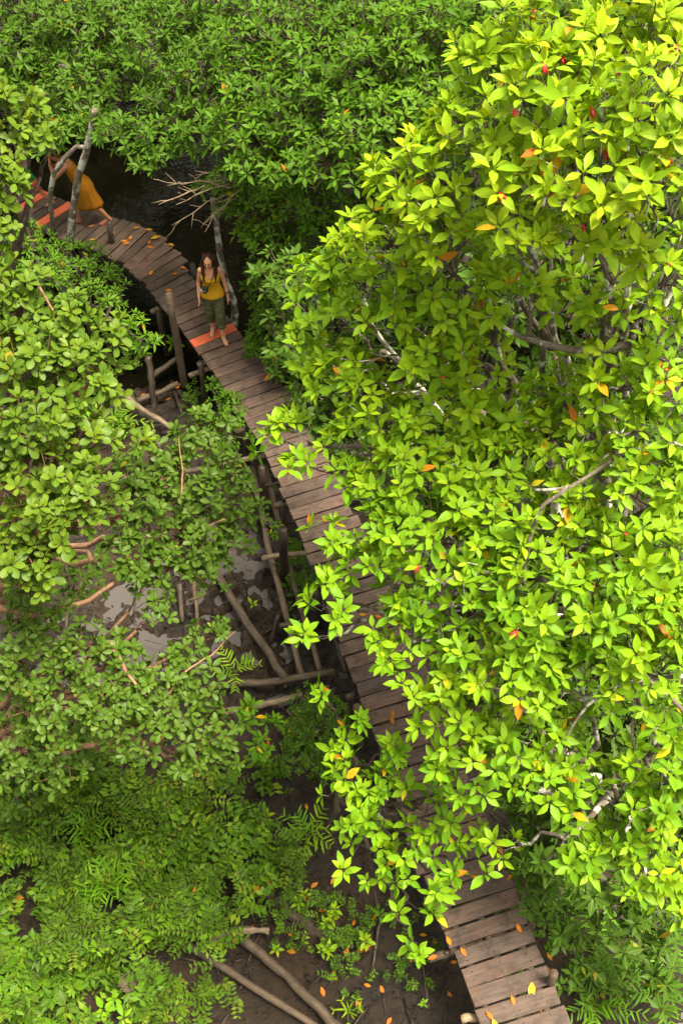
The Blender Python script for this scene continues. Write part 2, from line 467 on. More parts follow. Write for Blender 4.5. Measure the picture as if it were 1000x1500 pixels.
LEAFCACHE = {}
def leaf_obj(shape, mat, ratio, T, dr, fold=0.25):
    tq = round(float(T) * 24) / 24 if T < 0.94 else float(T) // 0.02 * 0.02 + 0.01
    dq = round(float(dr) / 0.08) * 0.08
    key = (shape, mat.name, round(ratio, 2), tq, dq)
    if key in LEAFCACHE: return LEAFCACHE[key]
    TP, F = leaf_template(shape, True)
    t, s, w = TP[:, 0], TP[:, 1], TP[:, 2]
    V = np.stack([t, s * w * ratio, ratio * fold * np.abs(s) * w - dq * t ** 2], 1)
    me = bpy.data.meshes.new('leaf'); me.from_pydata(V.tolist(), [], F)
    me.polygons.foreach_set('use_smooth', [True] * len(F))
    uvl = me.uv_layers.new(name='UVMap')
    ff = np.concatenate([np.array(f) for f in F])
    uvl.data.foreach_set('uv', np.stack([s * np.maximum(w, 0.05), t], 1)[ff].astype(np.float32).ravel())
    at = me.attributes.new('tint', 'FLOAT', 'POINT'); at.data.foreach_set('value', np.full(len(V), tq, np.float32))
    me.materials.append(mat); me.update()
    LEAFCACHE[key] = me
    return me

ZBUF = {}
def place_leaves(arr, shape, mat, parent, ratio, nmax=290, hi=True, minpx=9.5, mass='foliage'):
    """the leaves that show largest become objects, the rest one mesh"""
    P, D, N, L, W, T, dr = arr
    px, py, d = project(P + D * (L * 0.5)[:, None])
    size = L / np.maximum(d, 0.1) * FPX
    ok = (px > -5) & (px < 1005) & (py > -5) & (py < 1505) & (d > 0.3) & (size > minpx)
    cell = (px // 11).astype(int) * 1000 + (py // 11).astype(int)
    order = np.argsort(d); best = {}
    for i in order:
        if ok[i] and cell[i] not in best: best[cell[i]] = i
    win = np.array(sorted(best.values()), int)
    if len(win) and nmax:
        win = win[np.argsort(-size[win])][:nmax]
        S = np.cross(N, D)
        bl = np.array(parent.location)
        for i in win:
            me = leaf_obj(shape, mat, ratio, T[i], dr[i])
            o = bpy.data.objects.new('leaf', me)
            o.parent = parent
            mt = np.eye(4)
            mt[:3, 0] = D[i] * L[i]; mt[:3, 1] = S[i] * W[i] / ratio; mt[:3, 2] = N[i] * L[i]; mt[:3, 3] = P[i] - bl
            o.matrix_local = Matrix(mt.tolist())
            COL.objects.link(o)
        keep = np.ones(len(P), bool); keep[win] = False
        arr = [a[keep] for a in arr]
    if len(arr[0]): leaf_mesh(mass, arr, shape, mat, parent, hi)

def tree(name, label, cat, base, lobes, leaf, L, ratio, shape='point', bark='bark_pale', nleaf=(6, 9), dens=1.0,
         tint=(0.1, 0.9), r0=0.07, group=None, fork=0.45, el=(5, 62), odd=0.012, limbs=(), droop=0.18, hi=True, up=0.9,
         nlobj=290, buds=0, squash=0.8, ds=1.2, inner=0.35):
    lobes = [(l[0], l[1], l[2], l[3] * ds) + tuple(l[4:]) for l in lobes]
    base = Vector(base)
    root = empty(name, base); tag(root, label, cat, group)
    tips = []; axes = []; lob = []
    for li, lb in enumerate(lobes):
        px, py, rp, d = lb[:4]; dn = lb[4] if len(lb) > 4 else 1.0
        c = np.array(at_d(px, py, d)); r = rp * d / FPX
        rr = L / d * FPX
        n = max(3, int(dens * dn * 2.3 * (rp / rr) ** 2 + 2))
        v = norm(RNG.normal(0, 1, (n * 2, 3)))
        v = v[v[:, 2] > -0.55][:n]
        sh = np.where(RNG.random(len(v)) < inner, RNG.uniform(0.25, 0.8, len(v)), RNG.uniform(0.8, 1.1, len(v)))
        bump = 0.8 + 0.4 * vnoise(v[:, 0] * 2.2 + li * 7, v[:, 1] * 2.2 + v[:, 2] * 2)
        p = c + v * (sh * bump)[:, None] * r * np.array([1, 1, squash])
        a = norm(v * 0.75 + np.array([0, 0, up]) + RNG.normal(0, 0.28, v.shape))
        tips.append(p); axes.append(a); lob.append(np.full(len(p), li))
    tipsA = np.concatenate(tips); axesA = np.concatenate(axes); lob = np.concatenate(lob)
    # branches
    cent = np.array([np.array(at_d(*l[:2], l[3])) for l in lobes])
    top = Vector(cent.mean(0)); fk = base + (top - base) * fork
    fk.x = lerp(base.x, top.x, fork * 0.6); fk.y = lerp(base.y, top.y, fork * 0.6)
    tk = MB(); n_tot = len(tipsA)
    tp = curve(base - Vector((0, 0, 0.15)), fk, 8, 0.06, 0.03)
    tk.tube(tp, [r0 * (1.25 - 0.5 * i / 8) for i in range(9)], 9, rough=0.06)
    tk.build('trunk', M[bark], root)
    k1 = max(2, int(round(len(lobes) / 3.0)))
    asg, cc = kmeans(cent, k1)
    tw = MB(); count = 0
    for j in range(len(cc)):
        mem = np.where(asg == j)[0]
        if len(mem) == 0: continue
        e1 = Vector(lerp(np.array(fk), cc[j], 0.62)) - Vector((0, 0, 0.15))
        nt = sum((lob == m).sum() for m in mem)
        ra = min(r0 * 0.8, 0.006 + 0.0022 * math.sqrt(nt) * (L / 0.14) * 1.2)
        mb = MB(); mb.tube(curve(fk, e1, 7, 0.12, 0.07), [r0 * 0.72 + (ra - r0 * 0.72) * i / 7 for i in range(8)], 7, rough=0.08)
        mb.build('branch', M[bark], root)
        for m in mem:
            e2 = Vector(lerp(np.array(e1), cent[m], 0.8)) - Vector((0, 0, 0.04))
            rb = ra * 0.62
            mb = MB(); mb.tube(curve(e1, e2, 6, 0.12, 0.08), [ra + (rb - ra) * i / 6 for i in range(7)], 6, rough=0.08)
            mb.build('branch', M[bark], root)
            idx = np.where(lob == m)[0]; tt = tipsA[idx]
            kk = max(2, int(len(idx) / 5)); ag, sc2 = kmeans(tt, kk, 4)
            for q in range(len(sc2)):
                ii = idx[ag == q]
                if not len(ii): continue
                e3 = Vector(lerp(np.array(e2), sc2[q], 0.6)) - Vector((0, 0, 0.03))
                tw.tube(curve(e2, e3, 4, 0.12, 0.12), [rb * 0.62 + (rb * 0.34 - rb * 0.62) * i / 4 for i in range(5)], 5)
                for i in ii:
                    a = Vector(axesA[i]); t = Vector(tipsA[i]); Ls = (t - e3).length
                    mid = t - a * min(Ls * 0.45, 0.12) + Vector((random.uniform(-1, 1), random.uniform(-1, 1), 0)) * 0.012
                    r3 = rb * 0.30
                    tw.tube([e3, (e3 + mid) / 2 + Vector((0, 0, -0.01)), mid, t], [r3, r3 * 0.85, r3 * 0.7, r3 * 0.6], 4, cap=False)
    if tw.nv: tw.build('twigs', M[bark], root, kind='stuff')
    for pts, ra, rb in limbs:
        q = []
        P3 = [at_d(p[0], p[1], p[2] * ds) for p in pts]
        for a, b in zip(P3[:-1], P3[1:]): q += curve(a, b, 4, 0.05, 0.05)[:-1]
        q.append(P3[-1])
        mb = MB(); mb.tube(q, [ra + (rb - ra) * i / (len(q) - 1) for i in range(len(q))], 7, rough=0.12)
        mb.build('branch', M[bark], root)
    tj = 0.5 * RNG.random(n_tot) + 0.5 * vnoise(tipsA[:, 0] * 1.5 + 9, tipsA[:, 1] * 1.5 + tipsA[:, 2])
    lv = rosettes(tipsA, axesA, nleaf, L, ratio, el, tint, tj=tj, droop=droop, odd=odd)
    place_leaves(lv.cat(), shape, M[leaf], root, ratio, nlobj, hi)
    if buds:
        px, py, d = project(tipsA)
        vis = np.where((px > 0) & (px < 1000) & (py > 0) & (py < 1500))[0]
        vis = vis[np.argsort(d[vis])][:len(vis) // 2]
        for i in RNG.choice(vis, min(buds, len(vis)), replace=False):
            mb = MB(); a = Vector(axesA[i]); t = Vector(tipsA[i])
            side = Vector((RNG.uniform(-1, 1), -0.6, -0.6)).normalized()
            for q in range(2):
                dd = (side + Vector((random.uniform(-.6, .6), 0, random.uniform(-.3, .3)))).normalized()
                mb.tube([t, t + dd * 0.012, t + dd * 0.032, t + dd * 0.05], [0.003, 0.008, 0.009, 0.003], 6)
            mb.build('flower_bud', M['bud'], root)
    return root

# ================================================================== GROUND AND WATER
DZ = -1.0      # mud level below the deck
DECK = [((-60, 262), (-20, 236)), ((-5, 283), (38, 258)), ((25, 308), (68, 282)), ((52, 332), (104, 298)), ((112, 356), (160, 316)),
        ((168, 378), (214, 334)), ((190, 396), (244, 350)), ((208, 408), (264, 374)), ((229, 436), (285, 408)),
        ((258, 472), (318, 446)), ((282, 504), (342, 481)), ((314, 545), (381, 520)), ((348, 596), (418, 570)),
        ((378, 645), (452, 619)), ((399, 682), (473, 659)), ((415, 722), (492, 699)), ((436, 770), (516, 746)),
        ((467, 850), (551, 825)), ((508, 968), (606, 938)), ((545, 1068), (648, 1038)), ((588, 1190), (694, 1157)),
        ((616, 1278), (728, 1243)), ((645, 1352), (757, 1316)), ((666, 1403), (778, 1366)), ((699, 1496), (815, 1459)), ((738, 1605), (858, 1567)), ((780, 1720), (905, 1680))]
DL = np.array([at_z(*a) for a, b in DECK]); DR = np.array([at_z(*b) for a, b in DECK])
DC = (DL + DR) / 2

def ground_z(x, y):
    x = np.asarray(x, float); y = np.asarray(y, float)
    h = DZ + 0.16 * (fbm(x * 0.6 + 3, y * 0.6 + 1, 3, 5) - 0.5) * 2
    b = fbm(x * 2.6, y * 2.6, 4, 9)
    h = h + 0.34 * (b - 0.5)
    h = h + 0.13 * (fbm(x * 8, y * 8, 3, 21) - 0.5)
    # the puddled flat left of the walk
    w = np.exp(-(((x + 1.7) / 1.75) ** 2 + ((y - 7.1) / 1.7) ** 2) ** 1.5)
    h = h - 0.10 * w + w * (0.60 * (fbm(x * 7.5 + 7, y * 7.5, 3, 33) - 0.5) + 0.055)
    # open mud at the foot of the picture
    w3 = np.exp(-(((x + 0.1) / 1.6) ** 2 + ((y - 2.9) / 1.7) ** 2) ** 2)
    h = h * (1 - w3 * 0.75) + (DZ + 0.06) * w3 * 0.75
    h = h + 0.14 * np.exp(-((y - 9.4) / 0.5) ** 2)
    # creek beyond the walk
    cx = x + 3.2; cy = y - 17.6
    w2 = np.exp(-((x + 3.0 + (y - 15) * 0.3) / 3.4) ** 4 - ((y - 18.3) / 6.6) ** 6)
    h = h - 1.1 * w2
    return h

def axis(lo, hi, step, far, g=1.25):
    a = list(np.arange(lo, hi, step)); s = step; x = hi
    while x < far: a.append(x); s *= g; x += s
    a.append(far); s = step; x = lo - s
    while x > -far: a.insert(0, x); s *= g; x -= s
    a.insert(0, -far)
    return np.array(a)
gx = axis(-5.5, 4.0, 0.04, 900); gy = axis(0.5, 13.0, 0.045, 900)
GX, GY = np.meshgrid(gx, gy)
GZ = ground_z(GX, GY)
nx, ny = len(gx), len(gy)
me = bpy.data.meshes.new('ground')
V = np.stack([GX.ravel(), GY.ravel(), GZ.ravel()], 1)
idx = np.arange(nx * ny).reshape(ny, nx)
Fq = np.stack([idx[:-1, :-1].ravel(), idx[:-1, 1:].ravel(), idx[1:, 1:].ravel(), idx[1:, :-1].ravel()], 1)
me.vertices.add(len(V)); me.vertices.foreach_set('co', V.ravel())
me.loops.add(Fq.size); me.loops.foreach_set('vertex_index', Fq.ravel())
me.polygons.add(len(Fq)); me.polygons.foreach_set('loop_start', np.arange(0, Fq.size, 4)); me.polygons.foreach_set('loop_total', np.full(len(Fq), 4))
me.polygons.foreach_set('use_smooth', np.ones(len(Fq), bool))
me.update(calc_edges=True)
ground = link('ground', me, M['mud']); tag(ground, 'brown wet tidal mud under the mangroves', kind='structure')

def sheet(name, x0, x1, y0, y1, z, mat):
    me = bpy.data.meshes.new(name)
    me.from_pydata([(x0, y0, z), (x1, y0, z), (x1, y1, z), (x0, y1, z)], [], [(0, 1, 2, 3)])
    o = link(name, me, mat); o['kind'] = 'structure'; return o
sheet('puddle_water', -8, 6, 1, 9.4, DZ - 0.11, M['puddle'])
sheet('creek_water', -14, 8, 9.4, 30, DZ - 0.11, M['creek'])

# ================================================================== BOARDWALK
def arc(P):
    s = np.concatenate([[0], np.cumsum(np.linalg.norm(np.diff(P, axis=0), axis=1))]); return s
SD = arc(DC)
def deck_at(s):
    i = min(max(np.searchsorted(SD, s) - 1, 0), len(SD) - 2)
    t = (s - SD[i]) / (SD[i + 1] - SD[i])
    return Vector(lerp(DL[i], DL[i + 1], t)), Vector(lerp(DR[i], DR[i + 1], t))
walk = empty('boardwalk', (DC[10][0], DC[10][1], 0))
tag(walk, 'narrow weathered plank boardwalk winding through the mangrove swamp with one red plank', 'boardwalk')
PITCHB = 0.186
def plank_mesh(L, w, th, seed):
    rs = random.Random(seed); n = 6; V = []; F = []
    for i in range(n + 1):
        x = -L / 2 + L * i / n
        j = 0.0035
        y0 = -w / 2 + rs.uniform(-j, j); y1 = w / 2 + rs.uniform(-j, j)
        ex0 = rs.uniform(-0.006, 0.006) if i in (0, n) else 0
        z = rs.uniform(-0.0015, 0.0015)
        V += [(x + ex0, y0, -th), (x + ex0, y1, -th), (x + ex0, y1, z - 0.004), (x + ex0, y1 - 0.006, z), (x - ex0, y0 + 0.006, z), (x - ex0, y0, z - 0.004)]
    for i in range(n):
        for k in range(6):
            a = i * 6 + k; b = i * 6 + (k + 1) % 6
            F.append((a, a + 6, b + 6, b))
    F += [(0, 1, 2, 3, 4, 5), tuple(n * 6 + k for k in range(5, -1, -1))]
    me = bpy.data.meshes.new('plank'); me.from_pydata(V, [], F); me.update(); return me
s = 0.05; k = 0
WOMAN = at_z(318, 494)
_reds = [at_z(77, 316), at_z(45, 295)]
nail = MB(); 
while s < SD[-1] - 0.1:
    l0, r0_ = deck_at(s); l1, r1_ = deck_at(min(s + PITCHB, SD[-1] - 0.01))
    a = (l0 + l1) / 2; b = (r0_ + r1_) / 2
    dirv = (b - a); L = dirv.length; an = math.atan2(dirv.y, dirv.x)
    c = (a + b) / 2
    # local pitch perpendicular to the plank
    mid0 = (l0 + r0_) / 2; mid1 = (l1 + r1_) / 2
    stp = abs((mid1 - mid0).dot(Vector((-math.sin(an), math.cos(an), 0))))
    wd = max(0.12, min(0.178, stp - random.choice([0.012, 0.016, 0.022, 0.03])))
    ext = random.uniform(-0.02, 0.045) + (0.05 if k % 9 == 4 else 0)
    me = plank_mesh(L + ext, wd, 0.032, k)
    red = min(min((c.xy - q.xy).length for q in _reds), (c.xy - at_z(312, 493).xy).length)
    is_red = any((c.xy - q.xy).length < 0.094 for q in _reds) or (c.xy - at_z(312, 493).xy).length < 0.094
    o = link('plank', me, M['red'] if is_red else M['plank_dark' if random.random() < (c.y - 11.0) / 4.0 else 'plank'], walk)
    o.location = c - walk.location + Vector((0, 0, random.uniform(-0.004, 0.004))) + Vector((math.cos(an), math.sin(an), 0)) * random.uniform(-0.02, 0.02)
    o.rotation_euler = (random.uniform(-0.012, 0.012), random.uniform(-0.008, 0.008), an + random.uniform(-0.018, 0.018))
    if is_red: o['label'] = 'plank with worn red paint'
    for f_ in (0.14, 0.5, 0.86):
        for dd_ in (-0.04, 0.04):
            np_ = lerp(a, b, f_) + Vector((-math.sin(an), math.cos(an), 0)) * (dd_ + random.uniform(-.008, .008)) + Vector((math.cos(an), math.sin(an), 0)) * random.uniform(-.015, .015)
            nail.tube([np_ + Vector((0, 0, 0.0)), np_ + Vector((0, 0, 0.006))], 0.0055, 6)
    s += PITCHB; k += 1
print('planks', k, 'length', SD[-1], 'widths', [round(float(w), 2) for w in np.linalg.norm(DR - DL, axis=1)])
no_ = nail.build('nail_heads', M['log_dark'], walk, kind='stuff')
for f in (0.16, 0.5, 0.84):
    mb = MB(); pts = []
    for s in np.arange(0, SD[-1] - 0.05, 0.4):
        l, r = deck_at(s); pts.append(lerp(l, r, f) + Vector((0, 0, -0.085)))
    mb.tube(pts, 0.045, 6, rough=0.06); mb.build('beam', M['log'], walk)
s = 0.6; k = 0
while s < SD[-1] - 0.3:
    l, r = deck_at(s); dv = (r - l).normalized()
    mb = MB(); ex = random.uniform(0.05, 0.22)
    mb.tube([l - dv * ex + Vector((0, 0, -0.16)), (l + r) / 2 + Vector((0, 0, -0.165)), r + dv * random.uniform(0.03, 0.14) + Vector((0, 0, -0.16))], 0.042, 7, rough=0.08)
    mb.build('crossbeam', M['log'], walk)
    for e, q in ((l, -1), (r, 1)):
        p = e + dv * q * 0.03
        mb = MB(); tz = -0.12
        mb.tube([Vector((p.x + random.uniform(-.04, .04), p.y + random.uniform(-.04, .04), DZ - 0.7)), Vector((p.x, p.y, -0.5)), Vector((p.x, p.y, tz))], [0.045, 0.043, 0.04], 8, rough=0.08)
        mb.build('post', M['log_dark'], walk)
    s += 1.45; k += 1
def deck_post(pt, pb, z0, r, m='log'):
    b = at_z(*pb, z0); t = at_y(pt[0], pt[1], b.y)
    mb = MB(); n = 5
    mb.tube([lerp(Vector((b.x, b.y, DZ - 0.5)), t, i / n) for i in range(n + 1)], [r * (1.1 - 0.2 * i / n) for i in range(n + 1)], 8, rough=0.12)
    mb.build('post', M[m], walk)
deck_post((247, 430), (257, 486), 0.0, 0.055)
deck_post((160, 325), (165, 392), -0.5, 0.05, 'log_dark')
deck_post((281, 386), (291, 403), 0.0, 0.045, 'log_dark')
deck_post((392, 536), (396, 558), 0.0, 0.06)
deck_post((414, 775), (415, 850), DZ, 0.06, 'log_dark')
deck_post((383, 684), (384, 760), DZ, 0.05, 'log_dark')
deck_post((811, 1425), (818, 1442), -0.12, 0.045)
deck_post((522, 1035), (530, 1060), -0.4, 0.05)
deck_post((360, 598), (362, 640), -0.5, 0.05)

# ================================================================== LOGS AND POLES ON THE MUD
def log(label, pts, r, mat='log', cat='log', z=None, name='fallen_log', group=None, rough=0.12, sides=9, ends=None):
    """pts: (px, py, z)"""
    P = [at_z(*p) for p in pts]; r = r * 0.84
    q = []
    for a, b in zip(P[:-1], P[1:]): q += [lerp(a, b, i / 5) for i in range(5)]
    q.append(P[-1])
    q = [p + Vector((random.uniform(-1, 1), random.uniform(-1, 1), random.uniform(-1, 1))) * r * 0.22 for p in q]
    mb = MB(); n = len(q)
    ra, rb = (r, r * 0.82) if ends is None else ends
    ax_ = (q[-1] - q[0]).normalized(); rot = ax_.to_track_quat('X', 'Z'); ri = rot.inverted()
    org = q[0].copy()
    mb.tube([ri @ (p - org) for p in q], [ra + (rb - ra) * i / (n - 1) for i in range(n)], sides, rough=rough)
    o = mb.build(name, M[mat]); o.location = org; o.rotation_mode = 'QUATERNION'; o.rotation_quaternion = rot
    tag(o, label, cat, group); return o
g = DZ
log('long thin grey pole lying beside the boardwalk, farther from the planks', [(368, 684, g + .25), (400, 830, g + .2), (443, 990, g + .2)], 0.055, name='wooden_pole', cat='pole')
log('long thin grey pole lying beside the boardwalk, nearer to the planks', [(388, 684, g + .25), (424, 830, g + .2), (470, 990, g + .18)], 0.05, name='wooden_pole', cat='pole')
log('squared grey beam reaching out left from under the boardwalk above the puddles', [(322, 682, g + .45), (388, 667, g + .5)], 0.06, 'log_pale', name='wooden_beam', cat='beam', sides=4)
log('long brown beam half hidden by the round leaved mangrove', [(150, 702, g + .3), (240, 692, g + .32), (320, 686, g + .34)], 0.05, 'log', name='wooden_beam', cat='beam')
log('short pale crosspiece lashed to the dark post beside the boardwalk', [(384, 817, g + .4), (505, 803, g + .5)], 0.045, 'log_pale', name='wooden_beam', cat='beam', sides=5)
log('thick diagonal log leaning across the puddle', [(312, 832, g + .08), (360, 910, g + .12), (418, 994, g + .25)], 0.068, 'log')
log('knobbly horizontal log below the puddles joining the pole ends', [(305, 1004, g + .12), (400, 999, g + .2), (488, 984, g + .25)], 0.06, 'log')
log('bare pale log lying just below the horizontal log', [(318, 1046, g + .1), (380, 1034, g + .12), (442, 1018, g + .14)], 0.055, 'log_pale')
log('short stick crossing two thin stakes in the mud', [(277, 880, g + .2), (303, 869, g + .25)], 0.03, 'log', name='stick', cat='stick')
log('thin upright stake left of the diagonal log, right one of a pair', [(284, 850, g + .3), (290, 916, g + .05)], 0.035, 'log', name='wooden_stake', cat='stake')
log('thin upright stake left of the diagonal log, left one of a pair', [(262, 855, g + .3), (268, 912, g + .05)], 0.04, 'log', name='wooden_stake', cat='stake')
log('thin cross pole tying the two long poles together', [(410, 917, g + .3), (436, 912, g + .33)], 0.04, 'log', name='wooden_pole', cat='pole')
log('long dark log running to the lower picture edge, left of a parallel one', [(205, 1345, g + .1), (300, 1400, g + .15), (470, 1508, g + .2)], 0.05, 'log')
log('weathered brown log at the lower edge, right of a parallel one', [(355, 1376, g + .15), (420, 1430, g + .15), (500, 1512, g + .2)], 0.065, 'log')
log('broad rotten half sunk log beside orange leaves', [(386, 1305, g + .05), (430, 1340, g + .05), (480, 1372, g + .02)], 0.10, 'log', rough=0.3)
log('splintered pale wood end on the broken stump', [(308, 1374, g + .2), (350, 1362, g + .2), (395, 1364, g + .15)], 0.045, 'log_pale', rough=0.5)
log('grey log end lying in mud left of the red plank', [(224, 550, g + .12), (268, 519, g + .2)], 0.055, 'log')
log('grey squared log stub sticking out from under the boardwalk', [(278, 550, g + .35), (308, 540, g + .4)], 0.055, 'log_pale', sides=5)
log('low dark log crossing the wet mud pool', [(196, 590, g + .08), (262, 562, g + .15)], 0.055, 'log')
log('whitish peeling fallen trunk slanting over the mud', [(155, 552, g + .75), (200, 594, g + .5), (256, 630, g + .3)], 0.055, 'log_pale')
log('dark rotten log slanting below the whitish trunk', [(188, 572, g + .35), (212, 615, g + .25), (236, 658, g + .1)], 0.065, 'log_dark')
log('black upright stump in the mud crossed by the whitish trunk', [(218, 520, g + .6), (222, 560, g + .3), (226, 606, g - .1)], 0.065, 'log_dark', name='stump', cat='stump')
log('small pale branch on the mud below the grey stumps', [(200, 655, g + .1), (214, 625, g + .12)], 0.05, 'log')
log('black sodden log at the rim of the mud pool', [(180, 620, g + .15), (240, 616, g + .18)], 0.045, 'log_dark')
log('pale stick poking out of the low plants at the left', [(100, 1084, g + .2), (155, 1078, g + .3)], 0.03, 'log_pale', name='stick', cat='stick')
log('thin dark pole lying under the left edge of the middle planks', [(452, 830, g + .2), (480, 900, g + .15), (505, 985, g + .15)], 0.035, 'log_dark', name='wooden_pole', cat='pole')
log('short cross stick between the poles just below the squared beam', [(372, 715, g + .3), (412, 706, g + .33)], 0.03, 'log', name='stick', cat='stick')
log('cross stick over the poles beside the dark post', [(388, 768, g + .3), (432, 764, g + .33)], 0.03, 'log_dark', name='stick', cat='stick')
log('pale splintered branch lying on the mud at the pole ends', [(420, 1040, g + .06), (452, 1075, g + .06), (470, 1110, g + .05)], 0.025, 'log', name='stick', cat='stick')
log('dark pointed snag leaning against the two poles', [(394, 945, g + .0), (408, 900, g + .35)], 0.03, 'log_dark', name='stick', cat='stick')
log('leaning dark root in the mud pool', [(252, 560, g + .0), (262, 592, g + .05), (268, 610, g)], 0.035, 'log_dark', name='root', cat='root')
log('curved bare root left of the lower planks', [(548, 1300, g + .02), (556, 1350, g + .05), (545, 1420, g + .02)], 0.03, 'log_dark', name='root', cat='root')
log('thin grey root creeping over the mud towards the lower edge', [(590, 1340, g + .03), (620, 1420, g + .04), (628, 1480, g + .02)], 0.022, 'log_dark', name='root', cat='root')
log('cut pole end sticking out under the lowest planks', [(676, 1492, -.16), (700, 1490, -.16)], 0.05, 'log_pale', name='wooden_pole', cat='pole')
# roots, twigs and chips strewn on the mud
mb = MB()
for _ in range(900):
    x = RNG.uniform(-4.2, 2.5); y = RNG.uniform(1.8, 13.5)
    z = float(ground_z(x, y)); a = RNG.uniform(0, 6.28); L = RNG.uniform(0.06, 0.35)
    p = Vector((x, y, z + 0.01)); d = Vector((math.cos(a), math.sin(a), RNG.uniform(-0.05, 0.35)))
    mb.tube(curve(p, p + d * L, 3, 0.15, 0.1), [RNG.uniform(0.004, 0.012)] * 4, 4)
for _ in range(700):   # breathing roots standing in the mud
    x = RNG.uniform(-4.0, 2.2); y = RNG.uniform(1.8, 13.0)
    z = float(ground_z(x, y)); h = RNG.uniform(0.04, 0.14)
    p = Vector((x, y, z - 0.02))
    mb.tube([p, p + Vector((RNG.uniform(-.02, .02), RNG.uniform(-.02, .02), h * .6)), p + Vector((RNG.uniform(-.03, .03), RNG.uniform(-.03, .03), h))], [0.009, 0.007, 0.003], 5)
o = mb.build('root_litter', M['log_dark'], kind='stuff'); o['label'] = 'small roots and twigs strewn over the mud'; o['category'] = 'roots'

# ================================================================== FALLEN LEAVES
def fallen(px, py, z, T, group, label, L=0.12):
    if z is None:
        p = at_z(px, py, DZ); p.z = float(ground_z(p.x, p.y)) + 0.02
        p = at_z(px, py, p.z); p.z = max(float(ground_z(p.x, p.y)), DZ - 0.10) + 0.015
    else: p = at_z(px, py, z)
    me = leaf_obj('point', M['leaf_dead'], 0.24, T, random.choice([0.0, 0.08, 0.16, -0.08]))
    o = bpy.data.objects.new('fallen_leaf', me); COL.objects.link(o)
    o.location = p; o.scale = (L,) * 3
    o.rotation_euler = (random.uniform(-.2, .2), random.uniform(-.2, .1), random.uniform(0, 6.28))
    if group:
        tone = 'red brown' if T < 0.3 else 'deep orange' if T < 0.5 else 'bright orange' if T < 0.62 else 'pale orange'
        if z is not None: zone = ('the bend by the dress wearer' if px < 170 else 'the far bend of the planks' if py < 370 else 'the planks just above the standing woman' if py < 450 else 'the planks beside the overhanging branch' if py < 800 else 'the half hidden middle planks' if py < 1000 else 'the pale planks above the overhanging mangrove' if py < 1150 else 'the planks below the overhanging mangrove' if py < 1320 else 'the lowest planks')
        else: zone = ('the mud pool left of the planks' if py < 700 else 'the ground right of the lowest planks' if px > 780 else 'the mud below the carpet of small plants' if px < 400 and py > 1300 else 'the gap in the small plant carpet' if px < 400 else 'the mud between the stump and the branch' if py < 1280 else 'the mud beside the rotten log' if px < 530 else 'the mud close to the left edge of the planks')
        label = tone + ' fallen leaf lying on ' + zone
    tag(o, label, 'leaf', group)
deck_l = [(205, 332), (193, 345), (187, 353), (213, 337), (221, 352), (215, 362), (180, 357), (246, 357), (263, 391), (251, 402), (242, 425), (219, 403),
          (140, 330), (130, 352), (158, 340), (415, 690), (405, 675), (575, 1040), (572, 1050), (605, 1062), (640, 1400), (735, 1252), (742, 1290), (700, 1288), (660, 1385), (674, 1388),
          (756, 1353), (748, 1458), (702, 1212), (580, 1110), (525, 900), (512, 880), (560, 905), (478, 765), (722, 1494)]
for i, (x, y) in enumerate(deck_l):
    far = y < 450
    fallen(x, y, 0.012, random.uniform(0.15, 0.7), 'fallen leaves on the boardwalk',
           'orange fallen leaf on the far planks behind the standing woman' if far else 'small orange fallen leaf on the nearer boardwalk planks', 0.115 if far else 0.095)
fallen(779, 1438, 0.015, 0.95, None, 'yellow fallen leaf near the right end of a lower plank', 0.15)
fallen(721, 1492, 0.015, 0.9, None, 'pale yellow fallen leaf on the lowest plank', 0.12)
fallen(221, 350, 0.015, 1.0, None, 'bright yellow fallen leaf among orange ones on the far planks', 0.16)
mud_l = [(513, 1319), (466, 1334), (433, 1395), (510, 1388), (541, 1384), (543, 1445), (536, 1392), (516, 1356), (557, 1443), (662, 1460), (640, 1388), (659, 1410), (573, 1490),
         (318, 1213), (337, 1217), (306, 1240), (330, 1345), (371, 1365), (432, 1016 + 60), (450, 1187), (526, 1480), (266, 563), (214, 577), (288, 577), (254, 572), (243, 585),
         (650, 1365), (625, 1370), (600, 1400), (583, 1340), (800, 1395), (808, 1425), (835, 1440), (846, 1395), (860, 1480), (790, 1480), (880, 1450), (490, 1420), (475, 1460), (455, 1300), (490, 1285)]
for x, y in mud_l:
    fallen(x, y, None, random.uniform(0.05, 0.75), 'fallen leaves on the mud', 'orange fallen leaf lying on the dark mud', random.uniform(0.07, 0.11))

# ================================================================== TREES
# right hand canopy, nearest to the camera
tree('mangrove_tree', 'bright yellow green mangrove with red buds filling the upper right', 'tree', (2.9, 5.2, DZ),
     [(735, 60, 70, 4.3), (820, 40, 85, 4.1), (930, 40, 95, 4.0), (700, 100, 45, 4.3, .6), (830, 140, 90, 3.9), (950, 150, 100, 3.7), (870, 240, 85, 3.8), (975, 270, 80, 3.7),
      (750, 230, 85, 4.1), (650, 250, 75, 4.4), (585, 270, 50, 4.6), (690, 180, 55, 4.3), (640, 330, 70, 4.5), (560, 340, 60, 4.7), (770, 330, 70, 4.2), (900, 340, 70, 4.0)],
     'leaf_lime', 0.112, 0.21, dens=2.2, tint=(0.5, 0.97), odd=0.012, buds=26, r0=0.09,
     limbs=[([(1010, 270, 3.9), (930, 262, 3.95), (870, 268, 4.0), (800, 285, 4.1), (720, 300, 4.3)], 0.016, 0.006), ([(990, 60, 4.1), (900, 45, 4.1), (840, 90, 4.1), (760, 140, 4.2)], 0.016, 0.006)])
